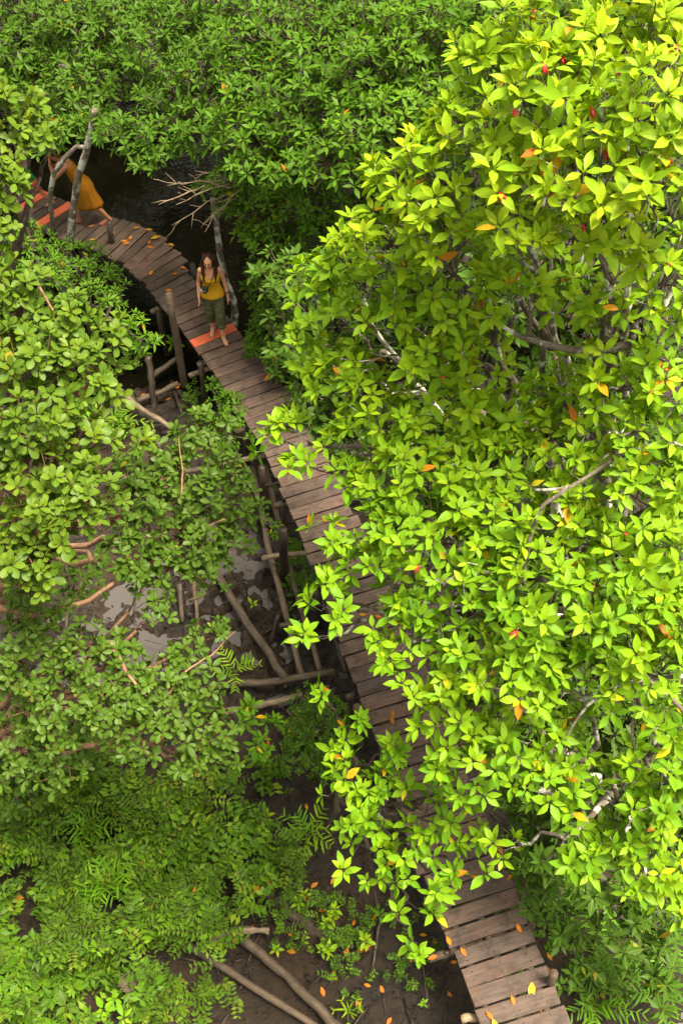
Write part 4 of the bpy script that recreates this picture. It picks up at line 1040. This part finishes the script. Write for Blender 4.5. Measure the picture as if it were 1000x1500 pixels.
for i in range(34):
    x = RNG.uniform(15, 380); y = RNG.uniform(1130, 1490)
    if x > 250 and y > 1330: continue
    mt_ = random.choice(['leaf_mid', 'leaf_mid', 'leaf_lime', 'leaf_grey'])
    lab_ = {'leaf_mid': 'mid green', 'leaf_lime': 'lime green', 'leaf_grey': 'dull grey green'}[mt_] + ' small whorled seedling in the carpet, ' + ('close to the left edge' if x < 110 else 'around the fern with dead tips' if x < 230 and y < 1370 else 'near the coconut husk' if x < 300 and y >= 1370 else 'below the puddles' if y < 1230 else 'above the two long logs')
    seedling(x, y, RNG.uniform(.10, .15), lab_, mt_, (5, 9), (0.1, 0.75), .3, random.choice((.18, .24)), random.choice((1, 2, 3)))
for o_ in bpy.data.objects:
    if 'small whorled seedling in the carpet' in str(o_.get('label')): o_['group'] = 'seedlings in the lower left plant carpet'

# ferns with strap leaflets
def leaflet_obj(T): return leaf_obj('strap', M['leaf_lime'], 0.085, T, random.choice((0.08, 0.16, 0.24, 0.4)))
def fern(px, py, label, nf=7, L=0.75, ll=0.26, tint=(0.2, 0.8), h=0.1, pairs=9, spread=(25, 65), az=None, z=DZ):
    b = at_z(px, py, z + h); b.z = float(ground_z(b.x, b.y))
    root = empty('fern', b); tag(root, label, 'fern')
    for i in range(nf):
        a = (i * 2.4 + random.uniform(-.3, .3)) if az is None else R(random.uniform(*az))
        e = R(random.uniform(*spread)); l = L * random.uniform(0.75, 1.15)
        hd = Vector((math.cos(a), math.sin(a), 0)); q = []
        for j in range(7):
            f = j / 6
            q.append(b + Vector((0, 0, h)) + hd * l * f * math.cos(e * (1 - .4 * f)) + Vector((0, 0, 1)) * l * (f * math.sin(e) - 0.42 * f * f))
        mb = MB(); mb.tube(q, [0.007 - 0.0008 * j for j in range(7)], 4, cap=False)
        fr = mb.build('frond', M['leaf_fern'], root)
        t0 = random.uniform(*tint)
        for j in range(pairs):
            f = 0.18 + 0.8 * j / (pairs - 1); x = f * 6; i0 = min(int(x), 5)
            p = q[i0].lerp(q[i0 + 1], x - i0); d = (q[i0 + 1] - q[i0]).normalized()
            sd = d.cross(Vector((0, 0, 1))).normalized(); nn = sd.cross(d).normalized()
            for sg in (-1, 1):
                if random.random() < 0.08: continue
                D = (sd * sg + d * random.uniform(0.35, 1.2) + nn * random.uniform(-.1, .55) + Vector((random.uniform(-.15, .15), random.uniform(-.15, .15), random.uniform(-.15, .15)))).normalized()
                N = (nn - D * nn.dot(D)).normalized(); S = N.cross(D)
                s_ = ll * (1 - 0.7 * abs(f - 0.4)) * random.uniform(0.55, 1.25)
                o = bpy.data.objects.new('leaflet', leaflet_obj(min(0.93, max(0, t0 + random.uniform(-.1, .1)))))
                o.parent = fr; lc = p
                o.matrix_local = Matrix(((D.x * s_, S.x * s_, N.x * s_, lc.x), (D.y * s_, S.y * s_, N.y * s_, lc.y), (D.z * s_, S.z * s_, N.z * s_, lc.z), (0, 0, 0, 1)))
                COL.objects.link(o)
fern(900, 1400, 'broad fern with long strap leaflets at the right edge of the lower planks', 8, 0.6, 0.17, (0.0, 0.25), 0.45, 8)
fern(960, 1460, 'bright fern in the lower right corner', 7, 0.55, 0.16, (0.0, 0.4), 0.45, 8)
fern(850, 1330, 'dark fern right of the stepped planks under the mangrove', 7, 0.55, 0.17, (0.0, 0.2), 0.4, 8)
fern(960, 1360, 'green fern between the lower right corner fern and the mangrove', 7, 0.55, 0.16, (0.0, 0.25), 0.45, 8)
fern(820, 1250 + 15, 'small shaded fern beside the bend of the lower planks', 6, 0.55, 0.2, (0.0, 0.4), 0.3)
fern(870, 1470, 'fern arching over the mud at the lower edge right of the planks', 6, 0.45, 0.15, (0.0, 0.35), 0.3, 8)
fern(160, 1300, 'pale green fern with brown dead tips in the small leaf carpet', 11, 0.34, 0.17, (0.1, 0.5), 0.4, 5, (35, 80))
fern(130, 1220, 'slim leaved fern above the one with dead tips', 7, 0.34, 0.16, (0.0, 0.35), 0.4, 5, (35, 80))
fern(450, 1225, 'yellow green fern with narrow leaflets beside the overhanging branch', 7, 0.32, 0.15, (0.3, 0.75), 0.25, 6, (25, 70))
fern(40, 1170, 'shaded grassy fern at the left edge', 8, 0.36, 0.17, (0.0, 0.2), 0.35, 5, (30, 75))
fern(345, 985, 'small pale fern growing above the horizontal log', 5, 0.35, 0.12, (0.4, 0.8), 0.2, 7)
fern(510, 1482, 'spiky young fern on the mud at the lower edge', 5, 0.16, 0.14, (0.5, 0.9), 0.05, 2, (30, 70))
fern(160, 615, 'drooping grassy fern left of the mud pool', 6, 0.6, 0.2, (0.3, 0.8), 0.3, 8)
fern(920, 1060, 'shaded fern glimpsed under the right hand canopy', 7, 0.8, 0.25, (0.1, 0.5), 1.6)

# coconut husk
b = at_z(188, 1440, DZ + 0.4)
root = empty('coconut_husk', b); tag(root, 'broken grey brown coconut husk lying open among small plants', 'coconut husk')
bm = bmesh.new(); bmesh.ops.create_icosphere(bm, subdivisions=3, radius=0.085)
for v in list(bm.verts):
    if v.co.z > 0.03 + 0.02 * math.sin(v.co.x * 90): v.co.z = 0.0 - (0.085 - v.co.xy.length) * 0.8
    v.co *= 1 + random.uniform(-.06, .06)
me = bpy.data.meshes.new('shell'); bm.to_mesh(me); bm.free(); link('shell', me, M['moss'], root)
mb = MB()
for i in range(14):
    a = i * 0.45; p = b + Vector((math.cos(a) * .075, math.sin(a) * .075, .02)); mb.tube([p, p + Vector((math.cos(a) * .02, math.sin(a) * .02, .05))], [.006, .002], 4)
mb.build('fibre', M['log_pale'], root)

# ================================================================== PEOPLE
def ring_loft(rings, seg=20, fold=0.0, nf=7, closed=True):
    """rings: (x, y, z, rx, ry[, tiltdir]) -> verts, faces"""
    V = []; F = []
    for i, r in enumerate(rings):
        x, y, z, rx, ry = r[:5]
        for k in range(seg):
            a = 2 * math.pi * k / seg
            w = 1 + fold * (i / max(1, len(rings) - 1)) * math.sin(nf * a + i * 0.5)
            V.append((x + rx * w * math.cos(a), y + ry * w * math.sin(a), z))
    for i in range(len(rings) - 1):
        for k in range(seg):
            F.append((i * seg + k, i * seg + (k + 1) % seg, (i + 1) * seg + (k + 1) % seg, (i + 1) * seg + k))
    if closed: F += [tuple(range(seg))[::-1], tuple((len(rings) - 1) * seg + k for k in range(seg))]
    return V, F
def ball(mb, c, r, seg=12):
    V = []; F = []; n = seg // 2
    rx, ry, rz = (r, r, r) if not hasattr(r, '__len__') else r
    for i in range(n + 1):
        th = math.pi * i / n
        for k in range(seg):
            a = 2 * math.pi * k / seg
            V.append((c[0] + rx * math.sin(th) * math.cos(a), c[1] + ry * math.sin(th) * math.sin(a), c[2] + rz * math.cos(th)))
    for i in range(n):
        for k in range(seg): F.append((i * seg + k, (i + 1) * seg + k, (i + 1) * seg + (k + 1) % seg, i * seg + (k + 1) % seg))
    mb.add(V, F)
def limb(mb, pts, rad, sides=12):
    q = [Vector(p) for p in pts]
    P = []; Rr = []
    for i in range(len(q) - 1):
        for t in (0, .25, .5, .75): P.append(q[i].lerp(q[i + 1], t)); Rr.append(rad[i] + (rad[i + 1] - rad[i]) * t)
    P.append(q[-1]); Rr.append(rad[-1])
    mb.tube(P, Rr, sides)
    for p, r in zip(q, rad): ball(mb, p, r)
def remesh(o, vox=0.007, sm=4):
    m = o.modifiers.new('fuse', 'REMESH'); m.mode = 'VOXEL'; m.voxel_size = vox; m.use_smooth_shade = True
    s = o.modifiers.new('soften', 'SMOOTH'); s.factor = 0.5; s.iterations = sm
def hand(mb, wrist, palm_dir, side_dir, size=1.0, curl=0.35):
    """palm with five fingers; side_dir points to the thumb side"""
    w = Vector(wrist); d = Vector(palm_dir).normalized(); s = Vector(side_dir); s = (s - d * s.dot(d)).normalized(); n = d.cross(s)
    for k in (-0.022, -0.008, 0.008, 0.022): limb(mb, [w + s * k * .6 * size, w + (d * .075 + s * k) * size], [0.015 * size, 0.013 * size], 8)
    for k, l in ((0.028, .065), (0.010, .075), (-0.009, .070), (-0.027, .055)):
        a = w + (d * .078 + s * k) * size; b_ = a + (d * l * .5 + n * curl * l * .3) * size; c = b_ + (d * l * .42 + n * curl * l * .7) * size
        limb(mb, [a, b_, c], [.0095 * size, .0085 * size, .007 * size], 8)
    a = w + (d * .02 + s * .022) * size; b_ = a + (d * .03 + s * .03) * size; c = b_ + (d * .03 + s * .006) * size
    limb(mb, [a, b_, c], [.013 * size, .011 * size, .008 * size], 8)
def foot(mb, ank, toe_dir, size=1.0, pitch=0.0):
    a = Vector(ank); d = Vector(toe_dir).normalized()
    heel = a - d * .035 * size + Vector((0, 0, -.055 + 0.0)) * size; ball_ = a + d * .12 * size + Vector((0, 0, -.062)) * size; toe = a + d * .17 * size + Vector((0, 0, -.068)) * size
    side = d.cross(Vector((0, 0, 1)))
    limb(mb, [a, heel], [.036 * size, .03 * size], 10)
    limb(mb, [a + Vector((0, 0, -.02)), ball_ + side * .012], [.034 * size, .022 * size], 10)
    limb(mb, [heel, ball_ - side * .015, toe - side * .01], [.028 * size, .024 * size, .016 * size], 10)
    limb(mb, [ball_ + side * .015, toe + side * .012 - d * .015], [.022 * size, .014 * size], 10)
def head(mb, c, face=(0, -1, 0), size=1.0):
    c = Vector(c); f = Vector(face).normalized(); s = Vector((0, 0, 1)).cross(f).normalized(); u = f.cross(s) * 1.0
    if u.z < 0: u = -u
    def P(a, b_, d): return c + (s * a + f * b_ + u * d) * size
    ball(mb, P(0, -.012, .022), (.074 * size, .086 * size, .088 * size), 18)
    ball(mb, P(0, .018, -.03), (.058 * size, .062 * size, .078 * size), 16)
    ball(mb, P(0, .05, -.085), .026 * size)
    limb(mb, [P(0, .080, .012), P(0, .098, -.028)], [.009 * size, .013 * size], 8)
    for e in (-1, 1):
        ball(mb, P(e * .036, .05, -.02), .026 * size); ball(mb, P(e * .073, -.005, -.005), (.010 * size, .018 * size, .028 * size))
        limb(mb, [P(e * .012, .078, .022), P(e * .045, .066, .022)], [.010 * size, .009 * size], 8)
    return P

PS = 0.87
def person_woman(px, py):
    base = at_z(px, py, 0.005)
    root = empty('person', base, R(3)); root.scale = (PS,) * 3
    tag(root, 'long haired woman in yellow tank top and rolled olive trousers standing at the red plank', 'person')
    def fin(mb, name, mat, vox=None, sm=4):
        me_ = bpy.data.meshes.new(name); Vv = np.concatenate(mb.v)
        me_.from_pydata(Vv.tolist(), [], mb.f); me_.polygons.foreach_set('use_smooth', [True] * len(me_.polygons)); me_.update()
        o = link(name, me_, mat, root)
        if vox: remesh(o, vox, sm)
        return o
    b = MB()
    V, F = ring_loft([(0, 0, .80, .10, .08), (0, 0, .86, .155, .105), (0, 0.005, .93, .160, .110), (0, 0, 1.0, .138, .095), (0, -.005, 1.07, .120, .085), (0, -.008, 1.14, .126, .090), (0, -.012, 1.21, .140, .100),
                      (0, -.006, 1.28, .145, .095), (0, .003, 1.34, .146, .078), (0, .008, 1.375, .12, .060), (0, .008, 1.40, .06, .05)])
    b.add(V, F)
    for e in (-1, 1): ball(b, (e * .062, -.072, 1.235), (.055, .050, .052), 14)
    limb(b, [(0, .012, 1.36), (0, -.008, 1.46)], [.052, .046])
    hc = (0.0, -.030, 1.535)
    P = head(b, hc, (-0.15, -1, 0.0))
    # arms
    sh = 0.145
    limb(b, [(-sh, .005, 1.345), (-.200, .05, 1.09), (-.215, -.06, .875)], [.044, .035, .024])
    limb(b, [(sh, .005, 1.345), (.205, .03, 1.09), (.238, -.03, .87)], [.044, .035, .024])
    for e in (-1, 1): limb(b, [(e * .08, .005, 1.365), (e * sh, .005, 1.345)], [.045, .048])
    hand(b, (-.217, -.07, .855), (0.02, -.25, -1), (0.1, -1, 0), 1.05)
    hand(b, (.240, -.04, .85), (0.1, -.2, -1), (-0.1, -1, 0), 1.05)
    # legs (right foot behind, left foot ahead)
    hipR, kneeR, ankR = (-.085, 0, .84), (-.078, -.02, .47), (-.075, .10, .085)
    hipL, kneeL, ankL = (.085, 0, .84), (.085, -.10, .48), (.10, -.13, .085)
    limb(b, [hipR, kneeR, ankR], [.088, .056, .036]); limb(b, [hipL, kneeL, ankL], [.088, .056, .036])
    limb(b, [kneeR, (-.08, .07, .34), ankR], [.05, .054, .034]); limb(b, [kneeL, (.09, -.09, .34), ankL], [.05, .054, .034])
    foot(b, ankR, (-.15, -1, 0)); foot(b, ankL, (.35, -1, 0))
    fin(b, 'body', M['skin'], 0.0065, 5)
    # tank top: fitted loft, rounded neckline made by straps
    t = MB()
    rings = [(0, .004, .858, .196, .148), (0, .004, .885, .196, .146), (0, .004, .93, .180, .132), (0, 0, .97, .160, .113), (0, -.002, 1.01, .146, .104), (0, -.005, 1.07, .134, .098), (0, -.010, 1.14, .139, .103), (0, -.020, 1.19, .150, .120), (0, -.026, 1.235, .153, .128), (0, -.020, 1.275, .152, .112), (0, -.012, 1.295, .148, .098)]
    V, F = ring_loft(rings, 40, 0.0, closed=False); V2 = []
    for (x, y, z) in V:
        a = math.atan2(y, x); zz = z
        if z > 1.26: zz = z - 0.055 * max(0, math.cos((a + math.pi / 2) * 1.0)) ** 6 + 0.012 * abs(math.cos(a * 2 + math.pi / 2))
        k = 0.0045 * math.sin(z * 130 + 2.0 * math.cos(a * 2)) * (1 if z < 1.15 else 0.3)
        r = math.hypot(x, y); V2.append((x * (1 + k / r), y * (1 + k / r), zz))
    t.add(V2, F)
    o = fin(t, 'tank_top', M['yellow']); tt_ = bpy.data.textures.new('creases', 'CLOUDS'); tt_.noise_scale = 0.045; sb_ = o.modifiers.new('fine', 'SUBSURF'); sb_.levels = sb_.render_levels = 1; dm_ = o.modifiers.new('creases', 'DISPLACE'); dm_.texture = tt_; dm_.strength = 0.018; so = o.modifiers.new('thick', 'SOLIDIFY'); so.thickness = 0.004
    s_ = MB()
    for e in (-1, 1): s_.tube([(e * .085, -.118, 1.262), (e * .10, -.10, 1.31), (e * .105, -.055, 1.375), (e * .10, .0, 1.412), (e * .09, .05, 1.385), (e * .085, .085, 1.29)], 0.009, 6)
    fin(s_, 'strap', M['yellow'])
    # trousers
    p = MB()
    V, F = ring_loft([(0, .002, .925, .150, .105), (0, .003, .905, .168, .118), (0, .004, .87, .182, .130), (0, .003, .82, .184, .128), (0, .0, .77, .172, .118), (0, 0, .74, .12, .09)], 20); p.add(V, F)
    limb(p, [(-.088, 0, .83), (-.080, -.025, .50), (-.078, .045, .285)], [.100, .080, .066], 16)
    limb(p, [(.088, 0, .83), (.088, -.105, .50), (.092, -.120, .285)], [.100, .080, .068], 16)
    o = fin(p, 'trousers', M['olive'], 0.009, 5)
    tx = bpy.data.textures.new('folds', 'CLOUDS'); tx.noise_scale = 0.07
    dm = o.modifiers.new('folds', 'DISPLACE'); dm.texture = tx; dm.strength = 0.03; dm.mid_level = 0.5
    c = MB()
    for (x, y) in ((-.078, .045), (.092, -.120)): c.tube([(x, y, .315), (x, y, .28), (x, y, .262)], [.069, .073, .070], 16)
    fin(c, 'cuff', M['olive'])
    # hair
    h = MB(); f = Vector((-0.15, -1, 0.0)).normalized()
    for (a, bb, d, r) in ((0, -.035, .05, (.083, .085, .072)), (0, -.065, -.01, (.078, .058, .10)), (-.05, -.03, .03, (.042, .065, .07)), (.05, -.03, .03, (.042, .065, .07))):
        ball(h, P(a, bb, d), r, 14)
    for e in (-1, 1):
        for j in range(7):
            a0 = P(e * (.014 + .009 * j), .022 - .016 * j, .098 - .004 * j)
            p1 = P(e * (.078 + .003 * j), .024 - .022 * j, .045); p2 = P(e * (.094 + .002 * j), .004 - .022 * j, -.05)
            p3 = Vector((e * (.095 + .007 * j), -.075 + .025 * j, 1.375)); p4 = Vector((e * (.088 + .010 * j) + random.uniform(-.01, .01), -.115 + .028 * j, 1.27)); p5 = Vector((e * (.083 + .009 * j), -.128 + .03 * j, 1.17 + random.uniform(-.03, .03)))
            h.tube([a0, p1, p2, p3, p4, p5], [.014, .020, .024, .024, .018, .005], 8)
    for j in range(6):
        x = -.06 + .024 * j; h.tube([P(x, -.07, .03), P(x * 1.2, -.11, -.06), (x * 1.4, .085, 1.38), (x * 1.4, .10, 1.25), (x * 1.3, .10, 1.15)], [.03, .03, .03, .024, .008], 8)
    o = fin(h, 'hair', M['hair'], 0.007, 2)
    # face
    fm = MB()
    for e in (-1, 1): ball(fm, P(e * .030, .0775, .001), (.010, .006, .004), 8)
    fin(fm, 'eye', M['eyewhite'])
    br = MB()
    for e in (-1, 1): br.tube([P(e * .014, .089, .020), P(e * .030, .086, .026), P(e * .047, .074, .020)], [.003, .0035, .002], 5)
    fin(br, 'eyebrow', M['hair'])
    lp = MB(); lp.tube([P(-.024, .074, -.058), P(-.008, .086, -.055), P(.008, .086, -.055), P(.024, .074, -.058)], [.002, .0055, .0055, .002], 6); fin(lp, 'lips', M['lips'])
    # sandals
    for ank, d in ((ankR, Vector((-.15, -1, 0)).normalized()), (ankL, Vector((.35, -1, 0)).normalized())):
        s2 = MB(); a = Vector(ank); q = [a - d * .065, a - d * .02, a + d * .06, a + d * .13, a + d * .19]
        s2.tube([Vector((v.x, v.y, .010)) for v in q], [.03, .036, .036, .046, .028], 10, flat=0.25)
        sd = d.cross(Vector((0, 0, 1)))
        for k in (.035, .075, .12):
            c0 = a + d * k; s2.tube([Vector((c0.x, c0.y, .015)) + sd * .042, Vector((c0.x, c0.y, .068 - k * .2)), Vector((c0.x, c0.y, .015)) - sd * .042], .007, 6)
        s2.tube([a - d * .05 + Vector((0, 0, -.02)), a + Vector((0, 0, .0)) + sd * .04, a + d * .045 + Vector((0, 0, -.01)), a - sd * .04, a - d * .05 + Vector((0, 0, -.02))], .007, 6)
        fin(s2, 'sandal', M['sole'])
    wt = MB(); wt.tube([(.231, -.018, .915), (.234, -.022, .895)], [.031, .031], 12); fin(wt, 'wristwatch', M['black'])
    # the camera that hangs from her neck
    W = Matrix.Rotation(R(3), 4, 'Z')
    def wp(q): return base + W @ (Vector(q) * PS)
    cr = empty('camera_on_strap', wp((-.105, -.15, 1.09)), R(3)); cr.scale = (PS,) * 3; tag(cr, 'black and silver camera hanging from a strap across the woman in yellow top', 'camera')
    def cfin(mb, name, mat):
        me_ = bpy.data.meshes.new(name); Vv = np.concatenate(mb.v) - np.array((-.105, -.15, 1.09))
        me_.from_pydata(Vv.tolist(), [], mb.f); me_.update(); return link(name, me_, mat, cr)
    def box(mb, c, s3):
        x, y, z = c; a, bb, d = s3
        mb.add([(x + i * a, y + j * bb, z + k * d) for i in (-1, 1) for j in (-1, 1) for k in (-1, 1)], [(0, 1, 3, 2), (4, 6, 7, 5), (0, 4, 5, 1), (2, 3, 7, 6), (0, 2, 6, 4), (1, 5, 7, 3)])
    m1 = MB(); box(m1, (-.105, -.155, 1.09), (.062, .024, .038)); box(m1, (-.105, -.158, 1.135), (.025, .02, .012)); bo = cfin(m1, 'camera_body', M['black'])
    bv = bo.modifiers.new('round', 'BEVEL'); bv.width = .006; bv.segments = 2
    m1 = MB(); box(m1, (-.150, -.158, 1.092), (.020, .025, .028)); cfin(m1, 'grip', M['silver'])
    m1 = MB(); m1.tube([(-.095, -.175, 1.085), (-.093, -.215, 1.078), (-.093, -.225, 1.076)], [.032, .030, .026], 14); cfin(m1, 'lens', M['black'])
    m1 = MB(); m1.tube([(-.060, -.155, 1.12), (-.01, -.15, 1.19), (.045, -.13, 1.29), (.075, -.075, 1.375), (.075, .0, 1.42), (.04, .06, 1.42), (-.04, .06, 1.42), (-.072, .0, 1.42), (-.085, -.08, 1.36), (-.11, -.14, 1.25), (-.15, -.15, 1.12)], .0075, 6); cfin(m1, 'strap', M['black'])
person_woman(319, 489)

def person_dress(px, py):
    base = at_z(px, py, 0.005); rz = R(-78)
    root = empty('person', base, rz); root.scale = (PS,) * 3
    tag(root, 'barefoot-legged person in long ochre wrap dress striding left behind the lichened trunk', 'person')
    root['label'] = 'person in knee length ochre wrap dress and flip flops striding left behind the lichened trunk'
    def fin(mb, name, mat, vox=None, sm=4):
        me_ = bpy.data.meshes.new(name); me_.from_pydata(np.concatenate(mb.v).tolist(), [], mb.f)
        me_.polygons.foreach_set('use_smooth', [True] * len(me_.polygons)); me_.update(); o = link(name, me_, mat, root)
        if vox: remesh(o, vox, sm)
        return o
    b = MB()
    # torso leaning forward (-y)
    def lean(z): return -max(0, z - .85) * 0.42
    V, F = ring_loft([(0, lean(z), z, rx, ry) for z, rx, ry in ((.80, .11, .10), (.88, .165, .125), (.98, .145, .105), (1.06, .128, .095), (1.15, .14, .10), (1.24, .152, .10), (1.30, .155, .085), (1.345, .10, .06))]); b.add(V, F)
    limb(b, [(0, -.20, 1.32), (0, -.275, 1.40)], [.052, .046])
    P = head(b, (0, -.335, 1.455), (0, -1, -.55))
    sh = .155
    for e in (-1, 1):
        limb(b, [(e * .07, -.185, 1.31), (e * sh, -.195, 1.29)], [.045, .046])
        limb(b, [(e * sh, -.195, 1.29), (e * .15, -.42, 1.10), (e * .075, -.45, 1.34)], [.044, .036, .025])
        hand(b, (e * .075, -.45, 1.35), (-e * .15, .25, 1), (-e, -.3, 0), 1.0)
    hR, kR, aR = (-.08, 0, .84), (-.08, -.16, .48), (-.07, -.20, .085)
    hL, kL, aL = (.08, 0, .84), (.08, .10, .47), (.08, .34, .12)
    for h_, k_, a_ in ((hR, kR, aR), (hL, kL, aL)):
        limb(b, [h_, k_, a_], [.09, .055, .035]); m_ = Vector(k_).lerp(Vector(a_), .35); limb(b, [k_, m_ + Vector((0, .02, 0)), a_], [.05, .052, .033])
    foot(b, aR, (0, -1, 0)); foot(b, aL, (0, -1, -.25))
    fin(b, 'body', M['skin_tan'], 0.008, 5)
    d = MB()
    rings = []
    for z, rx, ry, cy in ((1.27, .162, .110, None), (1.24, .166, .116, None), (1.15, .155, .115, None), (1.06, .145, .112, None), (.97, .162, .125, None), (.88, .186, .150, .01), (.78, .195, .175, .02), (.66, .185, .185, .02), (.54, .178, .205, .04), (.43, .172, .225, .06), (.37, .17, .235, .07)):
        rings.append((0, lean(z) if cy is None else cy, z, rx, ry))
    V, F = ring_loft(rings, 48, 0.05, 9, closed=False); d.add(V, F)
    o = fin(d, 'dress', M['ochre']); so = o.modifiers.new('thick', 'SOLIDIFY'); so.thickness = .004
    st = MB()
    for e in (-1, 1): st.tube([(e * .06, -.30, 1.25), (e * .05, -.26, 1.36), (e * .03, -.20, 1.375)], .007, 6); st.tube([(e * .03, -.2, 1.375), (e * .02, -.12, 1.30), (0, -.08, 1.22)], .006, 6)
    fin(st, 'strap', M['ochre'])
    h = MB(); ball(h, P(0, -.03, .035), (.084, .09, .085), 14); ball(h, P(0, -.075, -.01), (.07, .05, .075), 12); ball(h, P(0, -.12, .01), .04, 10)
    fin(h, 'hair', M['hair'], 0.008, 2)
    for a_, dz in ((aR, 0), (aL, .035)):
        s2 = MB(); a = Vector(a_)
        s2.tube([Vector((a.x, a.y + .06, .012 + dz)), Vector((a.x, a.y, .012 + dz)), Vector((a.x, a.y - .12, .010)), Vector((a.x, a.y - .19, .010))], [.034, .036, .046, .03], 10, flat=.25)
        s2.tube([(a.x - .04, a.y - .06, .02 + dz), (a.x, a.y - .14, .045), (a.x + .04, a.y - .06, .02 + dz)], .006, 6)
        fin(s2, 'flip_flop', M['coral'])
person_dress(133, 326)

def person_green(px, py):
    base = at_z(px, py, 0.005); rz = R(-70)
    root = empty('person', base, rz); root.scale = (PS,) * 3
    tag(root, 'child in green top and coral shorts walking away at the left edge, dark red hair', 'person')
    def fin(mb, name, mat, vox=None, sm=4):
        me_ = bpy.data.meshes.new(name); me_.from_pydata(np.concatenate(mb.v).tolist(), [], mb.f)
        me_.polygons.foreach_set('use_smooth', [True] * len(me_.polygons)); me_.update(); o = link(name, me_, mat, root)
        if vox: remesh(o, vox, sm)
        return o
    k = 0.68; b = MB()
    def S(t): return tuple(c * k for c in t)
    V, F = ring_loft([(0, (-(z - .8) * .25 if z > .8 else 0) * k, z * k, rx * k, ry * k) for z, rx, ry in ((.78, .10, .09), (.86, .14, .11), (.98, .125, .10), (1.1, .12, .095), (1.22, .14, .10), (1.30, .145, .08), (1.35, .08, .06))]); b.add(V, F)
    limb(b, [S((0, -.125, 1.32)), S((0, -.16, 1.42))], [.045 * k, .042 * k])
    P = head(b, (0, -.17 * k, 1.50 * k), (0, -1, -.3), 0.86)
    for e in (-1, 1):
        limb(b, [S((e * .06, -.12, 1.31)), S((e * .15, -.12, 1.29)), S((e * .20, -.14, 1.05)), S((e * .2, -.30, .90))], [.04 * k, .045 * k, .035 * k, .026 * k])
        hand(b, S((e * .2, -.31, .89)), (0, -.8, -.6), (-e, 0, .2), .8)
    hR, kR, aR = (-.08, 0, .82), (-.08, -.14, .47), (-.07, -.14, .12)
    hL, kL, aL = (.08, 0, .82), (.08, .14, .48), (.08, .36, .15)
    for h_, k_, a_ in ((hR, kR, aR), (hL, kL, aL)): limb(b, [S(h_), S(k_), S(a_)], [.088 * k, .06 * k, .04 * k])
    foot(b, S(aR), (0, -1, 0), .85); foot(b, S(aL), (0, -1, -.2), .85)
    fin(b, 'body', M['skin_tan'], 0.008, 4)
    d = MB(); V, F = ring_loft([(0, (-(z - .8) * .25 if z > .8 else 0) * k, z * k, rx * k, ry * k) for z, rx, ry in ((.84, .165, .135), (.95, .145, .12), (1.08, .135, .11), (1.2, .15, .115), (1.30, .155, .10), (1.345, .11, .075))], 24, closed=False); d.add(V, F)
    o = fin(d, 'shirt', M['green']); so = o.modifiers.new('thick', 'SOLIDIFY'); so.thickness = .004
    p = MB(); V, F = ring_loft([(0, 0, .88 * k, .155 * k, .125 * k), (0, 0, .80 * k, .165 * k, .13 * k), (0, 0, .72 * k, .12 * k, .1 * k)], 16); p.add(V, F)
    limb(p, [S(hR), S((-.08, -.10, .58))], [.105 * k, .095 * k]); limb(p, [S(hL), S((.08, .09, .60))], [.105 * k, .095 * k]); fin(p, 'shorts', M['coral'], .01, 3)
    h = MB(); ball(h, P(0, -.02, .03), (.076, .082, .078), 14); ball(h, P(0, -.07, -.02), (.06, .045, .07), 12); ball(h, P(0, -.12, -.0), .035, 10); fin(h, 'hair', M['hair'], .008, 2)
    t = MB(); V, F = ring_loft([(P(0, -.095, 0).x, P(0, -.095, 0).y, P(0, 0, 0).z + dz, .038, .022) for dz in (-.012, 0.0, .012)], 12); t.add(V, F); fin(t, 'hair_tie', M['lips'])
person_green(58, 302)
print('objects', len(bpy.data.objects), 'tris approx', sum(len(m.loops) - 2 * len(m.polygons) for m in bpy.data.meshes))
